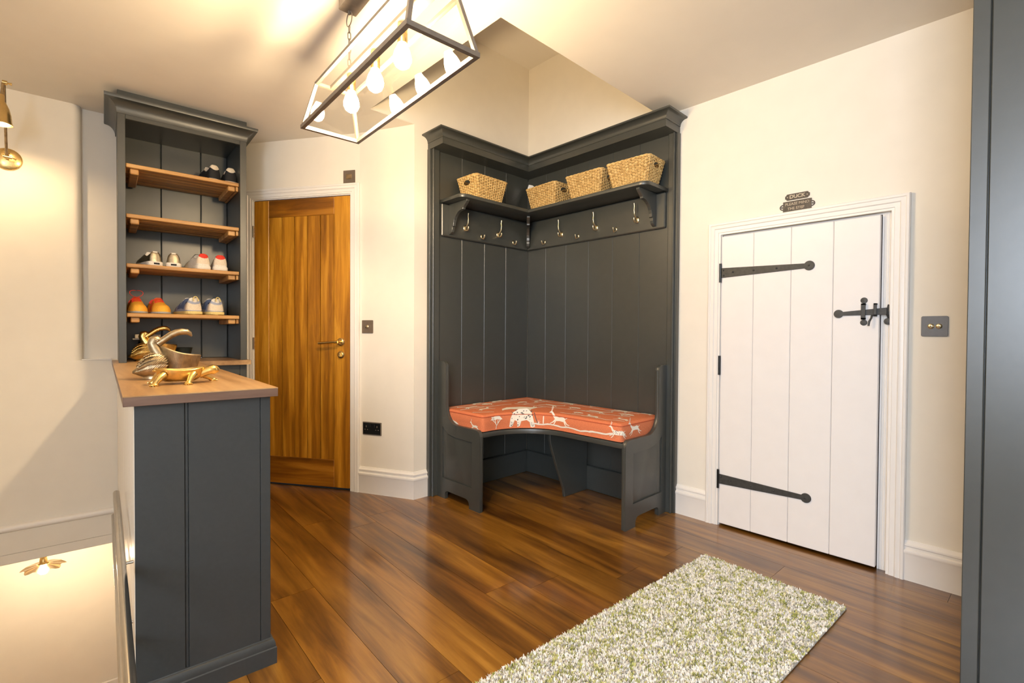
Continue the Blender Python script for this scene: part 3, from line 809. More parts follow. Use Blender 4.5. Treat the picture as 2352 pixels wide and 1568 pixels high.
# ------------------------------------------------------------------ SHOE CABINET (C frame)
VF = 3.43                                   # face of the cabinet
cb = thing('shoe_cabinet', (.38, 3.6, .887), C, label='tall dark grey-green open shoe cabinet with crown moulding and slatted shelves', cat='cabinet')
put('stile', G().box(.063, .098, VF, VF + .022, .887, 2.30, .0015), 'dark', cb)
put('stile', G().box(.659, .695, VF, VF + .022, .887, 2.30, .0015), 'dark', cb)
put('top_rail', G().box(.098, .659, VF, VF + .022, 2.235, 2.30, .0015), 'dark', cb)
put('side', G().box(.066, .084, VF + .022, 3.87, .887, 2.30), 'dark', cb)
put('side', G().box(.659, .692, VF + .022, 3.87, .887, 2.30), 'dark', cb)
put('roof', G().box(.066, .692, VF + .022, 3.87, 2.28, 2.30), 'dark', cb)
for a, b in ((.084, .288), (.288, .505), (.505, .659)):
    put('back_board', G().box(a + .0006, b - .0006, 3.845, 3.862, .887, 2.28, .004), 'dark', cb)
cvc = [(-.03, 2.258), (.003, 2.258), (.003, 2.262)] + [(.003 + .046 * (1 - math.cos(R(a))), 2.262 + .058 * math.sin(R(a))) for a in range(12, 91, 13)] + [(.054, 2.321), (.056, 2.326), (.056, 2.338), (-.03, 2.338)]
put('crown', G().sweep([(.064, 3.86), (.064, VF), (.695, VF), (.695, 3.86)], cvc, xy).box(.07, .69, VF + .005, 3.86, 2.262, 2.334), 'dark', cb, smooth=25)
put('ceiling_filler', G().box(.064, .697, VF, 3.86, 2.338, ZC - .001, .001), 'dark', cb)
for z in (2.0, 1.7205, 1.443, 1.1655):
    for k in range(6):
        v0 = VF + .024 + k * .0655
        sl = put('shelf_slat', G().box(.0995 if k == 0 else .086, .6575, v0, v0 + .056, z - .022, z, .003), 'slat_wood', cb)
        if k == 0:
            for u in (.118, .600): put('bearer', G().box(u, u + .040, VF + .045, 3.80, z - .052, z - .022, .004), 'slat_wood', sl)
            for u in (.086, .643): put('wall_batten', G().box(u, u + .014, VF + .04, 3.84, z - .05, z - .022, .002), 'slat_wood', sl)

# base cabinet below the cabinet worktop
bc = thing('base_cabinet', (.56, 3.6, 0), C, label='dark grey-green open base cabinet under the far worktop beside the oak door', cat='cabinet')
put('stile', G().box(.655, .692, 3.425, 3.447, .0, .858, .0015), 'dark', bc)
put('top_rail', G().box(.408, .655, 3.425, 3.447, .795, .858, .0015), 'dark', bc)
put('side', G().box(.672, .690, 3.447, 3.86, 0, .858), 'dark', bc)
put('side', G().box(.408, .424, 3.447, 3.86, 0, .858), 'dark', bc)
put('back', G().box(.424, .672, 3.845, 3.86, 0, .858), 'black_in', bc)
put('bottom', G().box(.424, .672, 3.43, 3.845, .06, .08), 'dark', bc)

# worktop: one L-shaped board over counter and base cabinet
tp = [(.0378, 1.640), (.420, 1.640), (.420, 3.385), (.706, 3.375), (.706, 3.862), (.0378, 3.862)]
wt = thing('worktop', (.25, 2.6, .859), C, label='oak L-shaped worktop running from the counter end to the shoe cabinet', cat='worktop')
put('top', G().prism(tp, 'z', .8845, .887), 'worktop', wt)
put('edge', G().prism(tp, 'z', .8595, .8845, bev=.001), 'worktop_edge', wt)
put('front_edging', G().prism([(.4212, 3.3835), (.7070, 3.3735), (.7070, 3.380), (.4212, 3.390)], 'z', .8597, .8868), 'worktop', wt)

# counter
ct = thing('counter', (.24, 2.5, 0), C, label='narrow dark grey-green counter with plinth beside the stairwell', cat='counter')
put('carcass', G().box(.078, .395, 1.69, 3.38, 0.0, .859), 'dark_end', ct)
put('end_board', G().box(.0625, .177, 1.672, 1.690, .06, .859, .001), 'dark_end', ct)
put('end_board', G().box(.1865, .3755, 1.672, 1.690, .06, .859, .0012), 'dark_end', ct)
put('end_bead', G().box(.1775, .186, 1.6765, 1.690, .06, .859, .001), 'dark_end', ct)
put('corner_stile', G().box(.3765, .405, 1.672, 1.710, .06, .859, .0012), 'dark_end', ct)
for k in range(8):
    v0 = 1.71 + k * .2075
    put('side_board', G().box(.395, .403, v0 + .0006, v0 + .2069, .06, .859, .002), 'dark_end', ct)
PLN = [(-.01, 0), (.015, 0), (.015, .051), (.0135, .053)] + [(.0125 - .010 * (1 - math.cos(R(a))), .054 + .025 * math.sin(R(a))) for a in range(0, 91, 15)] + [(.001, .082), (-.01, .082)]
put('plinth', G().sweep([(.0625, 1.672), (.405, 1.672), (.405, 3.38)], PLN, xy), 'dark_end', ct, smooth=35)
for k in range(19):
    v0 = 1.674 + k * .1128
    put('bead_board', G().box(.0615, .077, v0 + .0004, v0 + .1124, -.6, .859, .0025), 'bead_white', ct)

# handrail tubes on the stairwell side of the counter
def rail_tube(p0, p1, r_):
    p0, p1 = Vector(p0), Vector(p1); d = (p1 - p0).normalized()
    return G().tube([p0, p1 - d * r_, p1 - d * r_ * .4, p1], [r_, r_, r_ * .8, r_ * .2], 14)
hr = thing('handrail', (.034, 1.7, .42), C, label='upper brushed steel handrail tube along the white boarded counter side', cat='handrail', group='handrail tubes in the stairwell')
put('rail', rail_tube((.034, .95, .40), (.034, 2.39, .444), .0105), 'chrome', hr, smooth=40)
put('bracket', G().tube([(.036, 1.70, .42), (.060, 1.70, .42)], .004, 8), 'chrome', hr, smooth=40)
hr2 = thing('handrail', (.03, 1.8, .235), C, label='lower brushed steel handrail tube below the upper one', cat='handrail', group='handrail tubes in the stairwell')
put('rail', rail_tube((.030, .95, .235), (.030, 2.81, .235), .0085), 'chrome', hr2, smooth=40)
put('bracket', G().tube([(.032, 1.75, .233), (.060, 1.75, .228)], .004, 8), 'chrome', hr2, smooth=40)

# ------------------------------------------------------------------ TALL CUPBOARD at the right edge
cp = thing('tall_cupboard', (2.35, -.6, 0), label='tall dark grey-green cupboard at the right edge of the view', cat='cupboard')
CX = 1.985
put('carcass', G().box(CX + .02, 2.699, -1.5, .104, 0, 2.375), 'dark', cp)
put('corner_stile', G().box(CX, CX + .022, .0725, .111, 0, 2.375, .002), 'dark', cp)
dd = put('door', G().box(CX + .002, CX + .022, -.52, .0705, .004, 2.29, .003), 'dark', cp)
put('knob', G().lathe([(0, CX - .03), (.010, CX - .03), (.013, CX - .022), (.006, CX - .012), (.006, CX + .002)], 12, (0, -.47, 1.0), 'x'), 'brass', dd, smooth=40)
dd = put('door', G().box(CX + .002, CX + .022, -1.115, -.5225, .004, 2.29, .003), 'dark', cp)
put('knob', G().lathe([(0, CX - .03), (.010, CX - .03), (.013, CX - .022), (.006, CX - .012), (.006, CX + .002)], 12, (0, -.56, 1.0), 'x'), 'brass', dd, smooth=40)
put('top_rail', G().box(CX, CX + .022, -1.5, .0715, 2.292, 2.375, .002), 'dark', cp)

# ------------------------------------------------------------------ CEILING LANTERN (L frame)
UC, V0, V1, ZB0, ZT0 = .775, 1.21, 2.10, 1.915, 2.09
ln = thing('ceiling_lantern', (UC, 1.655, ZC), L, label='bronze framed glass box lantern with three glowing bulbs hanging from chains', cat='ceiling light')
put('ceiling_bar', G().box(UC - .036, UC + .036, 1.385, 1.925, 2.343, ZC - .0005, .003), 'grey_metal', ln)
def rect(u0, u1, v0, v1, z): return [(u0, v0, z), (u1, v0, z), (u1, v1, z), (u0, v1, z)]
IN = .042
bot = rect(UC - .118, UC + .118, V0, V1, ZB0); topr = rect(UC - .118 + IN, UC + .118 - IN, V0 + IN, V1 - IN, ZT0)
def bar(g, a, b, w=.008, e=.8):
    a, b = Vector(a), Vector(b); t = (b - a).normalized()
    up = Vector((0, 0, 1)) if abs(t.z) < .6 else Vector((0, 1, 0))
    s_ = t.cross(up).normalized() * w; q_ = s_.cross(t).normalized() * w
    g.rings([[p + s_ + q_, p - s_ + q_, p - s_ - q_, p + s_ - q_] for p in (a - t * w * e, b + t * w * e)])
for nm, rc in (('bottom_bar', bot), ('top_bar', topr)):
    for i in range(4):
        g = G(); bar(g, rc[i], rc[(i + 1) % 4], .0075 if nm == 'bottom_bar' else .006, 1.0 if i % 2 else -1.0); put(nm, g, 'grey_metal', ln)
for i in range(4):
    g = G(); bar(g, bot[i], topr[i], .0065, -.6); put('corner_post', g, 'grey_metal', ln)
for i in range(4):
    j = (i + 1) % 4
    put('glass_pane', G().add([bot[i], bot[j], topr[j], topr[i]], [(0, 1, 2, 3)]), 'lantern_glass', ln, recalc=False)
put('lamp_bar', G().box(UC - .022, UC + .022, V0 + IN, V1 - IN, ZT0 - .0065, ZT0 + .010, .002), 'grey_metal', ln)
for v_ in (1.905, 1.405):
    put('ring', G().tube([(UC, v_ + .027 * math.cos(R(a)), 2.312 + .027 * math.sin(R(a))) for a in range(0, 360, 15)], .0022, 6, closed=True), 'grey_metal', ln, smooth=60)
    put('ring_stud', G().tube([(UC, v_, 2.345), (UC, v_, 2.330)], .005, 8), 'grey_metal', ln, smooth=40)
    for k in range(7):
        z = 2.272 - k * .0265
        pts = []
        for a in range(0, 360, 30):
            x_, z_ = .006 * math.cos(R(a)), .011 * math.sin(R(a)) + (.005 if math.sin(R(a)) > 0 else -.005)
            pts.append((UC + (x_ if k % 2 else 0), v_ + (0 if k % 2 else x_), z + z_))
        put('chain_link', G().tube(pts, .0019, 5, closed=True), 'grey_metal', ln, smooth=60)
for v_ in (1.883, 1.668, 1.463):
    h = put('bulb_holder', G().lathe([(.0, ZT0 - .006), (.015, ZT0 - .006), (.0165, ZT0 - .012), (.0165, 2.022), (.014, 2.018), (0, 2.018)], 16, (UC, v_, 0)), 'brass', ln, smooth=40)
    put('bulb', G().lathe([(0, 1.935), (.012, 1.937), (.023, 1.945), (.0295, 1.959), (.030, 1.973), (.025, 1.992), (.017, 2.008), (.0135, 2.018)], 14, (UC, v_, 0)), 'bulb_glow', h, smooth=60)

# ------------------------------------------------------------------ WALL LIGHT (C frame)
scn = thing('wall_light', (-.396, 3.82, 2.0), C, label='brass swing-arm wall light with bell shade at the left edge', cat='wall light')
put('wall_rose', G().lathe([(0, 3.803), (.025, 3.804), (.050, 3.809), (.058, 3.813), (.060, 3.8195)], 28, (-.396, 0, 2.0), 'y'), 'brass', scn, smooth=40)
put('lower_knuckle', G().tube([(-.396, 3.81, 2.0), (-.396, 3.765, 2.0)], .009, 10).tube([(-.408, 3.765, 2.0), (-.372, 3.765, 1.997)], .008, 10).tube([(-.372, 3.765, 1.997), (-.358, 3.765, 1.992)], [.003, .006], 8), 'brass', scn, smooth=40)
put('arm', G().tube([(-.394, 3.765, 2.0), (-.378, 3.55, 2.315)], .006, 10), 'aged_brass', scn, smooth=40)
put('upper_knuckle', G().tube([(-.384, 3.55, 2.318), (-.366, 3.55, 2.318)], .011, 10).tube([(-.366, 3.55, 2.318), (-.350, 3.55, 2.317)], [.003, .008], 8), 'brass', scn, smooth=40)
put('shade_stem', G().tube([(-.382, 3.55, 2.315), (-.386, 3.54, 2.245)], .006, 10), 'aged_brass', scn, smooth=40)
sd = put('shade', G().lathe([(.010, 2.250), (.013, 2.245), (.013, 2.218), (.020, 2.205), (.030, 2.180), (.036, 2.150), (.039, 2.115), (.043, 2.100), (.041, 2.100), (.037, 2.115), (.034, 2.150), (.028, 2.178), (.012, 2.20)], 24, (-.387, 3.535, 0)), 'brass', scn, smooth=40)
put('bulb', G().lathe([(0, 2.105), (.012, 2.108), (.019, 2.120), (.019, 2.135), (.012, 2.155), (.008, 2.175), (0, 2.18)], 12, (-.387, 3.535, 0)), 'sconce_glow', sd, smooth=60)

# ------------------------------------------------------------------ LOWER PENDANT
pt_ = thing('pendant_lamp', (-.325, 4.6, -.225), C, label='amber fluted glass pendant glowing above the lower landing', cat='pendant light')
put('cord', G().tube([(-.325, 4.6, -.226), (-.325, 4.6, -.50)], .003, 6), 'white_trim', pt_)
put('lamp_cap', G().lathe([(0, -.49), (.018, -.495), (.022, -.53), (.03, -.538)], 14, (-.325, 4.6, 0)), 'brass', pt_, smooth=40)
rr = []
for (r_, z_, amp) in ((.026, -.540, 0), (.055, -.546, .05), (.085, -.551, .08), (.108, -.558, .10)):
    rr.append([(-.325 + r_ * (1 + amp * math.cos(8 * R(a))) * math.cos(R(a)), 4.6 + r_ * (1 + amp * math.cos(8 * R(a))) * math.sin(R(a)), z_ - .006 * amp * 10 * math.cos(8 * R(a))) for a in range(0, 360, 9)])
put('glass_shade', G().rings(rr, False, False), 'amber_glass', pt_, smooth=60)
put('bulb', G().lathe([(0, -.612), (.018, -.606), (.027, -.588), (.024, -.566), (.014, -.545), (0, -.54)], 12, (-.325, 4.6, 0)), 'lower_glow', pt_, smooth=60)

# ------------------------------------------------------------------ SWITCHES, SOCKET, SIGNS
def rrect(w_, h_, r_=.006):
    return [(x + dx, y + dy) for x, y, a in ((w_ / 2 - r_, h_ / 2 - r_, 0), (-w_ / 2 + r_, h_ / 2 - r_, 90), (-w_ / 2 + r_, -h_ / 2 + r_, 180), (w_ / 2 - r_, -h_ / 2 + r_, 270)) for dx, dy in arc(0, 0, r_, a, a + 90, 3)]
# double toggle by the white door
sw = thing('light_switch', (XR, .250, 1.1025), label='grey double toggle light switch on the wall right of the white plank door', cat='switch')
put('plate', G().prism([(.250 + a, 1.1025 + b) for a, b in rrect(.087, .086)], 'x', XR - .006, XR - .0002, bev=.001), 'steel_grey', sw)
for y in (.262, .236):
    t_ = put('toggle', G().tube([(XR - .008, y, 1.1025), (XR - .022, y, 1.097)], [.003, .0042], 8), 'silver', sw, smooth=40)
    put('collar', G().lathe([(0, XR - .0095), (.007, XR - .0095), (.0105, XR - .007), (.0115, XR - .0055)], 16, (0, y, 1.1025), 'x'), 'pale_brass', t_, smooth=40)
sw = thing('light_switch', (.06, 0, 1.1025), S, label='bronze single toggle light switch on the wall right of the oak door', cat='switch')
put('plate', G().prism([(.058 + a, 1.1025 + b) for a, b in rrect(.086, .086, .004)], 'y', -.006, -.0002, bev=.001), 'bronze', sw)
t_ = put('toggle', G().tube([(.058, -.008, 1.1025), (.058, -.021, 1.098)], [.003, .004], 8), 'silver', sw, smooth=40)
put('collar', G().lathe([(0, -.0095), (.007, -.0095), (.0105, -.007), (.0115, -.0055)], 16, (.058, 0, 1.1025), 'y'), 'pale_brass', t_, smooth=40)
sw = thing('isolator_switch', (-.006, 0, 2.10), D, label='bronze square isolator switch with copper rocker above the oak door', cat='switch')
put('plate', G().prism([(-.006 + a, 2.10 + b) for a, b in rrect(.086, .086, .002)], 'y', -.006, -.0002, bev=.001), 'bronze', sw)
put('rocker', G().prism([(-.006 + a, 2.10 + b) for a, b in rrect(.040, .030, .002)], 'y', -.011, -.006, bev=.001), 'aged_brass', sw)
so = thing('wall_socket', (.094, 0, .429), S, label='black double wall socket with mottled rim low on the wall', cat='socket')
put('plate', G().prism([(.094 + a, .429 + b) for a, b in rrect(.146, .086, .003)], 'y', -.005, -.0002, bev=.001), 'grey_metal', so)
put('insert', G().prism([(.094 + a, .429 + b) for a, b in rrect(.134, .074, .003)], 'y', -.008, -.005, bev=.001), 'black_plate', so)
for u in (.079, .109): put('rocker', G().box(u - .010, u + .010, -.012, -.008, .438, .460, .002), 'black_plate', so)
for u in (.052, .136):
    g = G().box(u - .003, u + .003, -.0085, -.0078, .437, .449).box(u - .013, u - .006, -.0085, -.0078, .420, .424).box(u + .006, u + .013, -.0085, -.0078, .420, .424)
    put('pin_holes', g, 'grey_metal', so)

paint('sign_iron', (.075, .062, .048), .55, .35, .2, 120)
paint('sign_letter', (.52, .44, .33), .5, .2, 0, 120)
def text_mesh(body, size, ext=.0008, squash=1.0, bold=0.):
    cu_ = bpy.data.curves.new('letters', 'FONT'); cu_.body = body; cu_.size = size; cu_.align_x = 'CENTER'; cu_.align_y = 'CENTER'
    cu_.extrude = ext; cu_.offset = bold
    o = bpy.data.objects.new('letters', cu_); COL.objects.link(o)
    me = bpy.data.meshes.new_from_object(o.evaluated_get(bpy.context.evaluated_depsgraph_get()))
    bpy.data.objects.remove(o); bpy.data.curves.remove(cu_)
    return me
def wall_text(parent, body, size, y, z, x, mat='sign_letter', sx=1., bold=0.):
    me = text_mesh(body, size, bold=bold); b = INFO[parent]
    for v in me.vertices:
        a, c, e = v.co
        v.co = (x - e - b.x, y - a * sx - b.y, z + c - b.z)
    me.materials.clear(); me.materials.append(MT[mat])
    o = bpy.data.objects.new('letters', me); COL.objects.link(o); o.parent = parent; INFO[o] = b
    return o
sg = thing('warning_plaque', (XR, .7775, 1.756), label='small cast iron plaque reading DUCK above the white plank door', cat='sign')
hw, hh = .055, .0155
oc = [(hw, hh - .008), (hw - .004, hh - .008), (hw - .007, hh - .002), (hw - .010, hh), (-hw + .010, hh), (-hw + .007, hh - .002), (-hw + .004, hh - .008), (-hw, hh - .008)]
oc = oc + [(a, -b) for a, b in reversed(oc)]
put('plate', G().prism([(.7775 + a, 1.756 + b) for a, b in oc], 'x', XR - .004, XR - .0002, bev=.0006), 'sign_iron', sg)
wall_text(sg, 'DUCK', .0235, .7775, 1.756, XR - .0046, sx=1.05, bold=.0006)
for y in (.8215, .7335): put('screw', G().lathe([(0, XR - .006), (.002, XR - .0055), (.003, XR - .004)], 10, (0, y, 1.756), 'x'), 'sign_letter', sg)
sg = thing('warning_plaque', (XR, .778, 1.709), label='cast iron plaque reading PLEASE MIND THE STEP under the smaller plaque', cat='sign')
g = G().prism([(.778 + a, 1.709 + b) for a, b in rrect(.128, .053, .002)], 'x', XR - .0035, XR - .0002, bev=.0006)
for s_ in (-1, 1):
    g.tube([(XR - .0025, .778 + s_ * (.064 + .013 * math.cos(R(a))), 1.709 + .012 * math.sin(R(a))) for a in range(-90, 91, 15)], .0025, 6)
    g.lathe([(0, XR - .003), (.004, XR - .003), (.004, XR - .0005)], 10, (0, .778 + s_ * .069, 1.709), 'x')
put('plate', g, 'sign_iron', sg)
wall_text(sg, 'PLEASE MIND', .0185, .778, 1.7205, XR - .004, sx=.98)
wall_text(sg, 'THE STEP', .0185, .783, 1.6975, XR - .004, sx=.98)

# ------------------------------------------------------------------ SEAGRASS BASKETS
def straw(name, c1, c2, c3):
    m, nt, b = base_mat(name, c2, .75, spec=.25)
    mp = coords(nt, (60, 60, 90)); n = N(nt, 'ShaderNodeTexNoise', Scale=1., Detail=3.); nt.links.new(mp.outputs[0], n.inputs['Vector'])
    r = ramp(nt, [(.25, c1), (.5, c2), (.75, c3)]); nt.links.new(n.outputs['Fac'], r.inputs[0]); nt.links.new(r.outputs[0], b.inputs['Base Color'])
    bump(nt, b, n.outputs['Fac'], .4, .003)
straw('seagrass', (.36, .21, .07), (.66, .45, .18), (.82, .62, .31))
straw('seagrass_shade', (.16, .085, .03), (.28, .16, .06), (.40, .25, .10))
def rr_pt(hx, hy, r_, q):
    """point on rounded rectangle at perimeter fraction q"""
    segs = [(2 * (hy - r_), 'e'), (math.pi * r_ / 2, 'c0'), (2 * (hx - r_), 'n'), (math.pi * r_ / 2, 'c1'), (2 * (hy - r_), 'w'), (math.pi * r_ / 2, 'c2'), (2 * (hx - r_), 's'), (math.pi * r_ / 2, 'c3')]
    tot = sum(a for a, _ in segs); d = (q % 1) * tot
    for ln_, k in segs:
        if d <= ln_:
            f = d / ln_ if ln_ else 0
            if k == 'e': return (hx, -hy + r_ + d), (1, 0)
            if k == 'n': return (hx - r_ - d, hy), (0, 1)
            if k == 'w': return (-hx, hy - r_ - d), (-1, 0)
            if k == 's': return (-hx + r_ + d, -hy), (0, -1)
            i = int(k[1]); a = math.pi / 2 * (i + f)
            cx, cy = [(hx - r_, hy - r_), (-hx + r_, hy - r_), (-hx + r_, -hy + r_), (hx - r_, -hy + r_)][i]
            return (cx + r_ * math.cos(a), cy + r_ * math.sin(a)), (math.cos(a), math.sin(a))
        d -= ln_
    return (hx, 0), (1, 0)
def basket_meshes():
    HX0, HY0, HX1, HY1, HH = .112, .076, .144, .100, .150
    NS = 44
    def wall(q, z, off):
        t = z / HH
        p, n = rr_pt(HX0 + (HX1 - HX0) * t, HY0 + (HY1 - HY0) * t, .022, q)
        return (p[0] + n[0] * off, p[1] + n[1] * off, z), p
    def in_hole(p, z): return abs(p[1]) < .034 and .092 < z < .130
    weave = G(); rows = 17
    for i in range(rows):
        z = .005 + i * .0086
        runs = [[]]
        M = NS * 4
        for k in range(M + 1):
            q = k / M
            ph = math.pi * (k / 4.0 + i)
            co, p = wall(q, z + random.uniform(-.0007, .0007), .0028 * math.sin(ph))
            if in_hole(p, z): 
                if runs[-1]: runs.append([])
            else: runs[-1].append(co)
        for r_ in runs:
            if len(r_) > 2: weave.tube(r_, .0036, 5)
    stake = G()
    for k in range(NS):
        q = (k + .5) / NS
        for za, zb in ((.0, .092), (.092, .130), (.130, .146)):
            if in_hole(wall(q, .1, 0)[1], .1) and za == .092: continue
            stake.tube([wall(q, za, .0005)[0], wall(q, (za + zb) / 2, .0005)[0], wall(q, zb, .0005)[0]], .0026, 5)
    rim = G()
    pts = [wall(k / 120, .149 + .0012 * math.sin(k * 1.6), .001 + .0012 * math.cos(k * 1.6))[0] for k in range(120)]
    rim.tube(pts, .0052, 6, closed=True)
    rim.tube([wall(k / 120, .149 + .0022 * math.sin(k * 1.6 + 2), .001 + .0035 * math.cos(k * 1.6 + 2))[0] for k in range(120)], .0030, 5, closed=True)
    loops = G()
    for s_ in (-1, 1):
        loops.tube([(s_ * (.112 + .032 * (.111 + .019 * math.sin(R(a))) / .15), .036 * math.cos(R(a)), .111 + .019 * math.sin(R(a))) for a in range(0, 360, 20)], .0035, 6, closed=True)
    shade_shell = G(); M = 96; zs = [0, .03, .06, .092, .130, .146]  # added inner shell; its darker straw stands in for shade inside the basket
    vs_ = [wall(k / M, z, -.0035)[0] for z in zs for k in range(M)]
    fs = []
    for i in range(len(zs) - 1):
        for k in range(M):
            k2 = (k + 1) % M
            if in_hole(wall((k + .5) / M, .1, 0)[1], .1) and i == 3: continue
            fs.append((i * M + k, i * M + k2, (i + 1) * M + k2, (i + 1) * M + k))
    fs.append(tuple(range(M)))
    shade_shell.add(vs_, fs)
    out = []
    for nm, g_, mt_, sm_ in (('weave', weave, 'seagrass', 60), ('stakes', stake, 'seagrass', 60), ('rim', rim, 'seagrass', 60), ('handle_edging', loops, 'seagrass', 60), ('lining', shade_shell, 'seagrass_shade', None)):
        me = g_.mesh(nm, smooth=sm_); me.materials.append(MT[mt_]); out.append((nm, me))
    return out
BM = basket_meshes()
def basket(x, y, rz, label):
    b = thing('seagrass_basket', (x, y, 1.9352), label=label, cat='basket', group='seagrass baskets on the hat shelf')
    b.rotation_euler = (0, 0, rz)
    for nm, me in BM:
        o = bpy.data.objects.new(nm, me); COL.objects.link(o); o.parent = b; INFO[o] = INFO[b]
        if nm in ('weave', 'stakes', 'handle_edging'): o['kind'] = 'stuff'
    return b
basket(2.108, 2.515, R(2), 'seagrass basket alone on the left arm of the hat shelf')
basket(2.548, 2.303, R(88), 'seagrass basket nearest the corner on the right arm of the hat shelf')
basket(2.548, 1.934, R(91), 'middle seagrass basket of the three on the right arm of the hat shelf')
basket(2.548, 1.611, R(93), 'seagrass basket at the outer right end of the hat shelf')
paint('paper', (.82, .84, .88), .6, .02, 0)
paint('ink_blue', (.03, .05, .16), .5, .02, 0)
pp = thing('leaflet', (2.640, 2.53, 1.9352), label='white leaflet standing in the corner behind the rim of the nearest basket', cat='leaflet')
put('sheet', G().prism([(2.430, 1.9355), (2.462, 1.9355), (2.560, 2.09), (2.592, 2.165), (2.578, 2.188), (2.540, 2.175), (2.490, 2.135), (2.465, 2.10)], 'x', 2.618, 2.6195), 'paper', pp)
put('printed_mark', G().prism([(2.495, 2.118), (2.520, 2.120), (2.517, 2.142), (2.497, 2.136)], 'x', 2.6170, 2.6178), 'ink_blue', pp)

# ------------------------------------------------------------------ SHOES
for nm, c in (('s_black', (.020, .020, .022)), ('s_white', (.80, .75, .66)), ('s_cream', (.74, .64, .50)), ('s_orange', (.92, .45, .05)), ('s_red', (.72, .05, .03)), ('s_blue', (.10, .14, .26)), ('s_steel', (.34, .37, .48)), ('s_yellow', (.70, .56, .22)), ('s_grey', (.42, .40, .37)), ('s_deep_orange', (.80, .16, .02))):
    paint(nm, c, .65, .10, .12, 160, spec=.3)
metal('s_silver', (.72, .66, .52), .30, .25, 60)
HW = [(0, .0), (.008, .42), (.03, .76), (.08, .92), (.2, .94), (.4, .88), (.55, .92), (.68, 1.0), (.8, .97), (.9, .78), (.96, .52), (.99, .26), (1, 0)]
HT = [(0, .80), (.03, .95), (.07, 1.0), (.16, .86), (.26, .78), (.34, .88), (.42, 1.03), (.52, .90), (.68, .66), (.84, .52), (.94, .44), (1, .30)]
def shoe(name, u, v, z, rz, label, group, Wd=.045, Hh=.085, Ln=.27, sole_h=.024, upper='s_white', lining='s_grey', sole='s_white', patches=(), lace=None, toe_first=False, loop=None, lug=False, heel_label=False):
    b = thing(name, (u, v, z), C, label, 'shoe', group)
    b.rotation_euler = (0, 0, C.a + rz + (math.pi if toe_first else 0))
    INFO[b] = Vector((0, 0, 0))
    yo = 0.
    def sect(t, phi, out=0.):
        hw_ = lerp_tab(HW, t) * Wd + out * min(1, t / .03, (1 - t) / .03); h = lerp_tab(HT, t) * Hh + out
        c, s_ = math.cos(phi), math.sin(phi)
        x = hw_ * (abs(c) ** (.72 if t > .25 else .52)) * (1 if c >= 0 else -1); zz = h * (abs(s_) ** .80)
        x *= 1 - (.22 if t > .25 else .14) * (zz / max(h, 1e-6)) ** 2 * (1 if t < .5 else .5)
        y = t * Ln
        if t < .10: y += .016 * (zz / Hh) * (1 - t / .10)
        if t > .85: y -= .02 * (zz / Hh) * (t - .85) / .15
        return x, y - out * (1 - 2 * t) * .5, zz
    ts = [0., .004, .012, .03, .06, .10, .16, .23, .30, .36, .42, .50, .58, .66, .74, .82, .88, .93, .965, .99, .997, 1.]
    P_ = 17
    g = G(); gl = []
    for t in ts:
        row = []
        for k in range(P_):
            x, y, zz = sect(t, math.pi * k / (P_ - 1))
            op = .10 <= t <= .36 and 5 <= k <= 11
            if op: zz = min(zz, Hh * .45 + .0)
            row.append((x, y, sole_h + zz - .004))
        gl.append(row)
    n = P_
    for i in range(len(ts) - 1):
        for k in range(P_ - 1):
            inner = .08 <= (ts[i] + ts[i + 1]) / 2 <= .40 and 4 <= k <= 11
            g.mi = 1 if inner else 0
            g.add([gl[i][k], gl[i][k + 1], gl[i + 1][k + 1], gl[i + 1][k]], [(0, 1, 2, 3)])
    me_o = put('upper', weld(g), [upper, lining], b, smooth=50, recalc=False)
    # sole
    ring = []
    for t in ts: ring.append((lerp_tab(HW, t) * Wd * 1.06 + .002, t * (Ln + .006) - .003))
    loop_ = [(x, y) for x, y in ring] + [(-x, y) for x, y in reversed(ring)]
    g = G(); lev = [(0, .93), (.25, 1.0), (.85, 1.0), (1.0, .96)]
    rr_ = []
    for q_, sc_ in lev:
        rr_.append([(x * sc_, (y - Ln / 2) * (1 - (1 - sc_) * .5) + Ln / 2, q_ * sole_h + (.004 * math.sin(y * 190 + (x > 0)) if lug and q_ in (0,) else 0) + (.010 * max(0, (y / Ln - .8) / .2) ** 2 if q_ == 0 else 0)) for x, y in loop_])
    if lug: rr_[0] = [(x, y, max(0, z_)) for x, y, z_ in rr_[0]]
    put('sole', g.rings(rr_), sole, b, smooth=40)
    for (nm, mt_, t0, t1, p0, p1, off) in patches:
        gg = []
        for i in range(13):
            t = t0 + (t1 - t0) * (i / 12) ** (2.2 if t0 < .01 else 1)
            if t0 < .01 and i == 0: t = 0
            if t1 > .98: t = t0 + (1 - t0) * (1 - (1 - i / 12) ** 2.2)
            r_ = []
            for k in range(13):
                x, y, zz = sect(t, R(p0 + (p1 - p0) * k / 12), off)
                r_.append((x, y, sole_h + zz - .004))
            gg.append(r_)
        put(nm, G().grid(gg), mt_, b, smooth=60, recalc=False)
    if lace:
        for i, t in enumerate((.44, .49, .54, .59, .64)):
            pts = [sect(t + .02 * math.cos(R(a)), R(a), .002) for a in range(58, 124, 11)]
            put('lace', G().tube([(x, y, sole_h + zz - .003) for x, y, zz in pts], .0022, 5), lace, b, smooth=60)
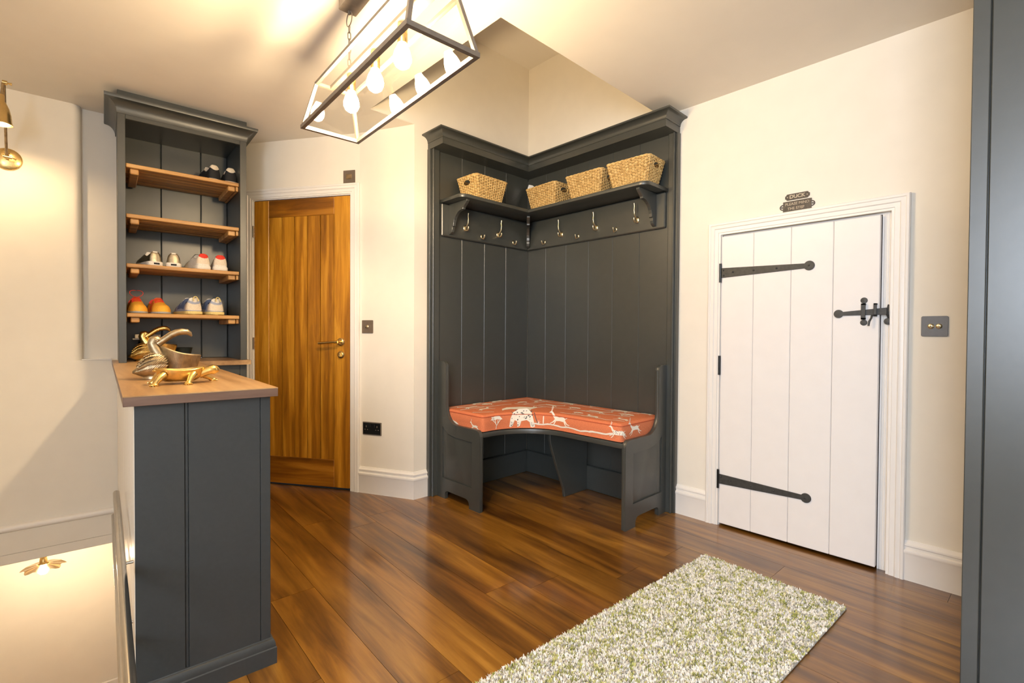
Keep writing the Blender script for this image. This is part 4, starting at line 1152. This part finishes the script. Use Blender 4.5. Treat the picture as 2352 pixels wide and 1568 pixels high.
    if loop == 'bow':
        for s_ in (-1, 1):
            put('lace_loop', G().tube([(s_ * (.002 + .030 * math.sin(R(a)) ** 1), .42 * Ln + .01 + .008 * math.cos(R(a)), sole_h + Hh * 1.0 + .018 - .020 * math.cos(R(a * 1.0)) + .006 * math.sin(R(a))) for a in range(0, 181, 20)], .0018, 5), lace, b, smooth=60)
    elif loop:
        put('pull_loop', G().tube([(.013 * math.cos(R(a)), -.004 + .006 * math.sin(R(a)), sole_h + Hh * .82 + .020 * math.sin(R(a))) for a in range(-20, 201, 20)], .003, 6), loop, b, smooth=60)
    if heel_label:
        put('heel_label', G().box(-.014, .014, -.0042, -.0034, sole_h * .35, sole_h * .72), 's_black', b)
    return b
def weld(g):
    bm = bmesh.new(); me = bpy.data.meshes.new('tmp'); me.from_pydata(g.v, [], g.f); me.polygons.foreach_set('material_index', g.m)
    bm.from_mesh(me); bmesh.ops.remove_doubles(bm, verts=bm.verts[:], dist=.0003); bmesh.ops.recalc_face_normals(bm, faces=bm.faces[:])
    bm.verts.index_update()
    o = G(); o.v = [v.co[:] for v in bm.verts]; o.f = [[v.index for v in f.verts] for f in bm.faces]; o.m = [f.material_index for f in bm.faces]
    bm.free(); bpy.data.meshes.remove(me)
    return o
S1, S2, S3, S4 = 2.0, 1.7205, 1.443, 1.1655
dk = dict(upper='s_black', lining='s_cream', sole='s_cream', Wd=.039, Hh=.092, sole_h=.014, patches=(('collar_panel', 's_cream', .002, .13, 48, 132, .0015),), lace='s_white')
shoe('trainer', .540, 3.50, S1, R(14), 'left black trainer with cream collar on the top shelf', 'black trainers on the top shelf', **dk)
shoe('trainer', .624, 3.495, S1, R(2), 'right black trainer with cream collar on the top shelf', 'black trainers on the top shelf', **dk)
sl_ = dict(upper='s_silver', lining='s_white', sole='s_white', Wd=.037, Hh=.064, sole_h=.027, patches=(('collar_trim', 's_white', .01, .06, 76, 104, .002),), lace='s_white', heel_label=True)
shoe('trainer', .238, 3.49, S3, R(14), 'left silver trainer with thick white sole on the third shelf', 'silver trainers on the third shelf', **sl_)
shoe('trainer', .320, 3.485, S3, R(-4), 'right silver trainer with thick white sole on the third shelf', 'silver trainers on the third shelf', **sl_)
wh = dict(upper='s_white', lining='s_grey', sole='s_white', Wd=.040, Hh=.078, sole_h=.026, patches=(('heel_tab', 's_red', .002, .06, 45, 135, .0016), ('heel_panel', 's_cream', .002, .12, 8, 172, .0008)), lace='s_black')
shoe('trainer', .477, 3.49, S3, R(12), 'left white trainer with red heel tab on the third shelf', 'white trainers with red heel tabs', **wh)
shoe('trainer', .562, 3.485, S3, R(-2), 'right white trainer with red heel tab on the third shelf', 'white trainers with red heel tabs', **wh)
orr = dict(upper='s_orange', lining='s_red', sole='s_grey', Wd=.044, Hh=.088, sole_h=.014, patches=(('toe_cap', 's_orange', .80, .985, 2, 178, .003), ('tongue_tip', 's_yellow', .40, .46, 66, 114, .003), ('side_panel', 's_deep_orange', .35, .62, 6, 50, .0012)), lace='s_red', toe_first=True)
shoe('running_shoe', .146, 3.765, S4, R(2), 'left orange running shoe with red lace loops on the lowest shelf', 'orange running shoes', loop='bow', **orr)
shoe('running_shoe', .243, 3.765, S4, R(6), 'right orange running shoe beside the looped one on the lowest shelf', 'orange running shoes', **orr)
bl = dict(upper='s_steel', lining='s_blue', sole='s_yellow', Wd=.045, Hh=.084, sole_h=.022, patches=(('heel_counter', 's_cream', .002, .16, 4, 176, .0012), ('heel_band', 's_steel', .002, .11, 36, 144, .0022), ('heel_patch', 's_white', .002, .07, 52, 128, .003), ('side_panel', 's_blue', .25, .62, 10, 170, .001)), lace='s_white', lug=True, loop='s_yellow')
shoe('running_shoe', .428, 3.49, S4, R(12), 'left blue and cream running shoe with yellow sole on the lowest shelf', 'blue and cream running shoes', **bl)
shoe('running_shoe', .545, 3.485, S4, R(13), 'right blue and cream running shoe with yellow sole on the lowest shelf', 'blue and cream running shoes', **bl)

# ------------------------------------------------------------------ PELICAN DISHES
def pelican(u, v, sc, body_m, pouch_m, rz, label):
    b = thing('pelican_dish', (u, v, .8872), C, label, 'ornament', 'brass pelican dishes')
    b.rotation_euler = (0, 0, C.a + rz); b.scale = (sc, sc, sc); INFO[b] = Vector((0, 0, 0))
    X = lambda zx: (zx - 150) * .000135
    Z_ = lambda zy: (1285 - zy) * .000163
    # body: rings along x from tail to breast
    tab = [(150, 1120, .003, .004), (230, 1100, .014, .012), (330, 1060, .030, .026), (450, 1010, .040, .040), (580, 985, .045, .046), (700, 980, .044, .046), (800, 990, .038, .040), (880, 1000, .026, .028), (920, 1010, .010, .012)]
    rr_ = []
    for zx, zy, hy, hz in tab:
        r_ = []
        for k in range(18):
            a = 2 * math.pi * k / 18
            r_.append((X(zx), hy * math.cos(a), max(.004, Z_(zy) + hz * math.sin(a))))
        rr_.append(r_)
    put('body', G().rings(rr_), body_m, b, smooth=60)
    put('foot_base', G().lathe([(.030, 0), (.031, .004), (.029, .012), (.026, .016)], 20, (X(590), 0, 0), 'z', 1.0, 1.0), body_m, b, smooth=40)
    def feathers(rows, L0):
        g = G()
        for s_ in (-1, 1):
            for r_i, (a_top, n_, x0, x1) in enumerate(rows):
                for k in range(n_):
                    q_ = k / max(1, n_ - 1)
                    zx = x0 + (x1 - x0) * q_
                    hy, hz = lerp_tab([(t[0], t[2]) for t in tab], zx), lerp_tab([(t[0], t[3]) for t in tab], zx)
                    zc = lerp_tab([(t[0], Z_(t[1])) for t in tab], zx)
                    a = R(a_top)
                    P0 = Vector((X(zx) + .010, s_ * (hy + .002) * math.cos(a), zc + (hz + .002) * math.sin(a)))
                    a2 = R(a_top - 24)
                    P1 = Vector((X(zx) - .011, s_ * (hy + .0025) * math.cos(a2), zc + (hz + .0025) * math.sin(a2)))
                    nrm = Vector((0, s_ * math.cos((a + a2) / 2), math.sin((a + a2) / 2)))
                    d = P1 - P0; sd_ = d.cross(nrm).normalized() * .0036
                    m1, m2 = P0 + d * .3 + nrm * .0006, P0 + d * .75 + nrm * .0012
                    g.add([P0, m1 + sd_, m2 + sd_ * .9, P1, m2 - sd_ * .9, m1 - sd_, m1 + nrm * .0016, m2 + nrm * .0016], [(0, 1, 6), (1, 2, 7, 6), (2, 3, 7), (3, 4, 7), (4, 5, 6, 7), (5, 0, 6)])
        return g
    put('wing_feathers', feathers([(88, 11, 350, 830), (68, 12, 330, 840), (48, 13, 310, 845), (28, 13, 290, 845), (9, 13, 270, 840)], 1), body_m, b, kind='stuff')
    nk = [(820, 930, .024), (770, 830, .023), (700, 700, .020), (620, 580, .017), (580, 480, .0165), (610, 410, .0165), (670, 400, .016), (740, 430, .013), (770, 450, .009)]
    hd_ = put('neck_and_head', G().tube([(X(a), 0, Z_(c)) for a, c, _ in nk], [r_ for *_, r_ in nk], 12), body_m, b, smooth=60)
    for s_ in (-1, 1):
        put('eye', G().lathe([(0, .003), (.003, .002), (.0042, 0), (.006, .0005), (.0066, -.001)], 10, (X(645), s_ * .0150, Z_(405)), 'y', 1, 1), body_m, hd_, smooth=60) if s_ > 0 else put('eye', G().lathe([(0, -.003), (.003, -.002), (.0042, 0), (.006, -.0005), (.0066, .001)], 10, (X(645), -.0150, Z_(405)), 'y'), body_m, hd_, smooth=60)
    bk = [(690, 500, .014), (760, 455, .015), (880, 375, .0145), (1000, 292, .0145), (1120, 238, .015), (1250, 212, .015), (1360, 220, .0135), (1430, 258, .010), (1480, 322, .003)]
    put('upper_beak', G().tube([(X(a), 0, Z_(c)) for a, c, _ in bk], [r_ for *_, r_ in bk], 10, flat=.85), body_m, b, smooth=60)
    # pouch: slanted bowl
    def ell(x0, z0, x1, z1, hy, n=32, dz=0):
        r_ = []
        for k in range(n):
            a = 2 * math.pi * k / n
            t = .5 - .5 * math.cos(a)
            sag = -.010 * math.sin(math.pi * t)
            r_.append((x0 + (x1 - x0) * t, hy * math.sin(a), z0 + (z1 - z0) * t + sag + dz))
        return r_
    x0, z0, x1, z1 = X(725), Z_(540), X(1705), Z_(770)
    bx0, bz0, bx1, bz1 = X(930), Z_(1090), X(1600), Z_(1065)
    rings_ = []
    for t in (0, .25, .5, .75, 1):
        rings_.append(ell(bx0 + (x0 - bx0) * t, bz0 + (z0 - bz0) * t, bx1 + (x1 - bx1) * t, bz1 + (z1 - bz1) * t, .030 + .014 * t))
    for t in (1, .7, .4, .08):
        rings_.append(ell(bx0 + (x0 - bx0) * t + .004, bz0 + (z0 - bz0) * t, bx1 + (x1 - bx1) * t - .004, bz1 + (z1 - bz1) * t, .027 + .014 * t, dz=.003))
    put('pouch_bowl', G().rings(rings_), pouch_m, b, smooth=50)
    rib = G()
    for k in range(3, 86):
        a = 2 * math.pi * k / 86
        def ep(t, o):
            tt = .5 - .5 * math.cos(a); hy = .030 + .014 * t + o
            xa, xb = bx0 + (x0 - bx0) * t, bx1 + (x1 - bx1) * t; za, zb = bz0 + (z0 - bz0) * t, bz1 + (z1 - bz1) * t
            return (xa + (xb - xa) * tt, hy * math.sin(a), za + (zb - za) * tt - .010 * math.sin(math.pi * tt))
        rib.tube([ep(.05, .0003), ep(.5, .0003), ep(.93, .0003)], .0005, 4)
    put('pouch_ribs', rib, pouch_m, b, kind='stuff')
    return b
pelican(.078, 2.20, 1.0, 'aged_brass', 'aged_brass', R(0), 'antique brass pelican dish with open pouch on the counter')
pelican(.108, 3.57, 1.12, 'gold', 'gold', R(0), 'yellow gold pelican dish standing inside the shoe cabinet')

# turtle dish
td = thing('turtle_dish', (.126, 1.955, .8872), C, label='polished gold turtle-shaped dish at the near end of the counter', cat='ornament')
INFO[td] = Vector((0, 0, 0))
X = lambda zx: (zx - 680) * .000126
Z_ = lambda zy: max(0, (1405 - zy) * .000165)
def dish():
    rr_ = []
    for (t, zz, e) in ((.05, .010, .35), (.35, .010, .62), (.7, .022, .88), (1.0, .050, 1.0), (.95, .052, .96), (.7, .030, .80), (.3, .018, .5), (.02, .016, .1)):
        rr_.append([(X(1230) + (.070 * e) * math.cos(2 * math.pi * k / 28) * (1.0), .046 * e * math.sin(2 * math.pi * k / 28), zz + (.004 * math.cos(4 * math.pi * k / 28) if t > .9 else 0)) for k in range(28)])
    return G().rings(rr_)
put('dish', dish(), 'gold', td, smooth=50)
put('head', G().tube([(X(1650), 0, Z_(1230)), (X(1780), 0, Z_(1190)), (X(1900), 0, Z_(1150)), (X(1990), 0, Z_(1140)), (X(2070), 0, Z_(1150)), (X(2125), 0, Z_(1165))], [.018, .017, .018, .020, .015, .008], 12, flat=.85), 'gold', td, smooth=60)
for s_ in (-1, 1): put('eye', G().lathe([(0, .0025), (.0024, .0018), (.0034, 0)], 8, (X(1985), s_ * .012, Z_(1100)), 'z'), 'gold', td, smooth=60)
put('tail', G().tube([(X(760), 0, Z_(1130)), (X(690), 0, Z_(1115)), (X(640), 0, Z_(1135))], [.010, .006, .002], 8), 'gold', td, smooth=60)
def leg(pts, foot, toe):
    g = G().tube(pts, [.013, .011, .008, .009], 10)
    put('leg', g, 'gold', td, smooth=60)
    lg = put('foot', G().lathe([(.0, .011), (.006, .010), (.010, .006), (.011, .001), (.010, 0)], 12, foot, 'z', 1.1, .9), 'gold', td, smooth=60)
    for k in (-1.2, -.4, .4, 1.2):
        a = toe + k * .55
        put('toe', G().tube([(foot[0] + .006 * math.cos(a), foot[1] + .006 * math.sin(a), .004), (foot[0] + .015 * math.cos(a), foot[1] + .015 * math.sin(a), .0025)], [.0032, .002], 6), 'gold', lg, smooth=60)
leg([(X(850), -.030, .032), (X(760), -.044, .024), (X(690), -.050, .012), (X(660), -.052, .006)], (X(650), -.054, 0), R(-120))
leg([(X(1500), -.034, .032), (X(1440), -.046, .024), (X(1390), -.052, .012), (X(1370), -.056, .006)], (X(1360), -.058, 0), R(-80))
leg([(X(1600), .034, .032), (X(1780), .044, .024), (X(1960), .050, .012), (X(2020), .052, .006)], (X(2050), .052, 0), R(10))
leg([(X(850), .030, .032), (X(760), .044, .024), (X(700), .050, .012), (X(680), .052, .006)], (X(670), .054, 0), R(130))

# smoked glass bowl and dark speckled jar behind
gb = G().lathe([(.03, 0), (.034, .004), (.045, .03), (.055, .072), (.058, .076), (.054, .074), (.043, .032), (.03, .008), (0, .008)], 28)
gb.v = [(x + .378, y + 3.665, z + .8872) for x, y, z in gb.v]
solo('glass_bowl', gb, 'smoked_glass', (.378, 3.665, .8872), C, smooth=50, label='smoked glass bowl behind the pelican pouch inside the shoe cabinet', cat='bowl')
def speck():
    m, nt, b = base_mat('speckled_black', (.012, .012, .014), .25)
    vo = N(nt, 'ShaderNodeTexVoronoi', Scale=120.); mp = coords(nt); nt.links.new(mp.outputs[0], vo.inputs['Vector'])
    r = ramp(nt, [(.10, (.75, .70, .60)), (.16, (.012, .012, .014))]); nt.links.new(vo.outputs['Distance'], r.inputs[0]); nt.links.new(r.outputs[0], b.inputs['Base Color'])
speck()
jr = thing('lidded_jar', (.205, 3.70, .8872), C, label='black speckled jar with flat cream lid behind the gold pelican', cat='jar')
put('jar_body', G().lathe([(.035, .8872), (.042, .892), (.050, .92), (.050, .98), (.044, 1.005), (.040, 1.012)], 24, (.205, 3.70, 0)), 'speckled_black', jr, smooth=40)
put('lid', G().box(.143, .268, 3.655, 3.745, 1.020, 1.045, .002), 's_cream', jr)
put('lid_rim', G().box(.132, .279, 3.645, 3.755, 1.012, 1.020, .002), 's_white', jr)

# ------------------------------------------------------------------ RUG
def rug():
    m, nt, b = base_mat('rug_pile', (.6, .58, .48), .95, spec=.1)
    at = nt.nodes.new('ShaderNodeAttribute'); at.attribute_name = 'tuft'
    nt.links.new(at.outputs['Color'], b.inputs['Base Color'])
    paint('rug_back', (.42, .40, .36), .9, .05, .1, 200)
    LX, LY = 1.50, .578
    rg = thing('shaggy_rug', (-LX / 2, -LY / 2, 0), RUG, label='shaggy rug of mixed cream and green pile on the wooden floor', cat='rug')
    put('backing', G().box(-LX, 0, -LY, 0, .0006, .008, .002), 'rug_back', rg)
    rnd = random.Random(11)
    verts = []; faces = []; cols = []
    pal = [((.95, .92, .85), 48), ((.88, .83, .72), 16), ((.60, .58, .24), 13), ((.47, .49, .16), 10), ((.78, .74, .45), 9), ((.31, .32, .10), 4)]
    bag = [c for c, k in pal for _ in range(k)]
    st = .0068
    nx, ny = int(LX / st), int(LY / st)
    from mathutils import noise
    for i in range(nx):
        for j in range(ny):
            cx = -LX + (i + .5) * st + rnd.uniform(-.004, .004); cy = -LY + (j + .5) * st + rnd.uniform(-.004, .004)
            nz = noise.noise((cx * 26, cy * 26, 0))
            if nz > .28 and rnd.random() < .6: c = rnd.choice(bag[64:])
            elif nz < -.05 and rnd.random() < .5: c = rnd.choice(bag[:64])
            else: c = rnd.choice(bag)
            la = rnd.uniform(0, 6.28)
            for k in range(5):
                a = la + rnd.uniform(-1.6, 1.6); lean = rnd.uniform(.002, .008); h = rnd.uniform(.0065, .0120)
                bx, by = cx + rnd.uniform(-.003, .003), cy + rnd.uniform(-.003, .003)
                tx, ty = bx + lean * math.cos(a), by + lean * math.sin(a)
                tx = min(.006, max(-LX - .006, tx)); ty = min(.006, max(-LY - .006, ty))
                pw = a + 1.5708; w0, w1, w2 = .0013, .0017, .0010
                px, py = math.cos(pw), math.sin(pw)
                n0 = len(verts)
                mx_, my_ = bx + (tx - bx) * .35, by + (ty - by) * .35
                verts += [(bx + px * w0, by + py * w0, .007), (bx - px * w0, by - py * w0, .007), (mx_ - px * w1, my_ - py * w1, .007 + h * .62), (mx_ + px * w1, my_ + py * w1, .007 + h * .62), (tx, ty, .007 + h)]
                faces += [(n0, n0 + 1, n0 + 2, n0 + 3), (n0 + 3, n0 + 2, n0 + 4)]
                f_ = rnd.uniform(.9, 1.1)
                cols += [(c[0] * f_, c[1] * f_, c[2] * f_, 1)] * 5
    bs = INFO[rg]
    me = bpy.data.meshes.new('pile'); me.from_pydata([(x - bs.x, y - bs.y, z) for x, y, z in verts], [], faces)
    ca = me.color_attributes.new('tuft', 'FLOAT_COLOR', 'POINT')
    ca.data.foreach_set('color', [q_ for c in cols for q_ in c])
    me.polygons.foreach_set('use_smooth', [True] * len(me.polygons))
    me.materials.append(MT['rug_pile'])
    o = bpy.data.objects.new('pile', me); COL.objects.link(o); o.parent = rg; o['kind'] = 'stuff'
rug()
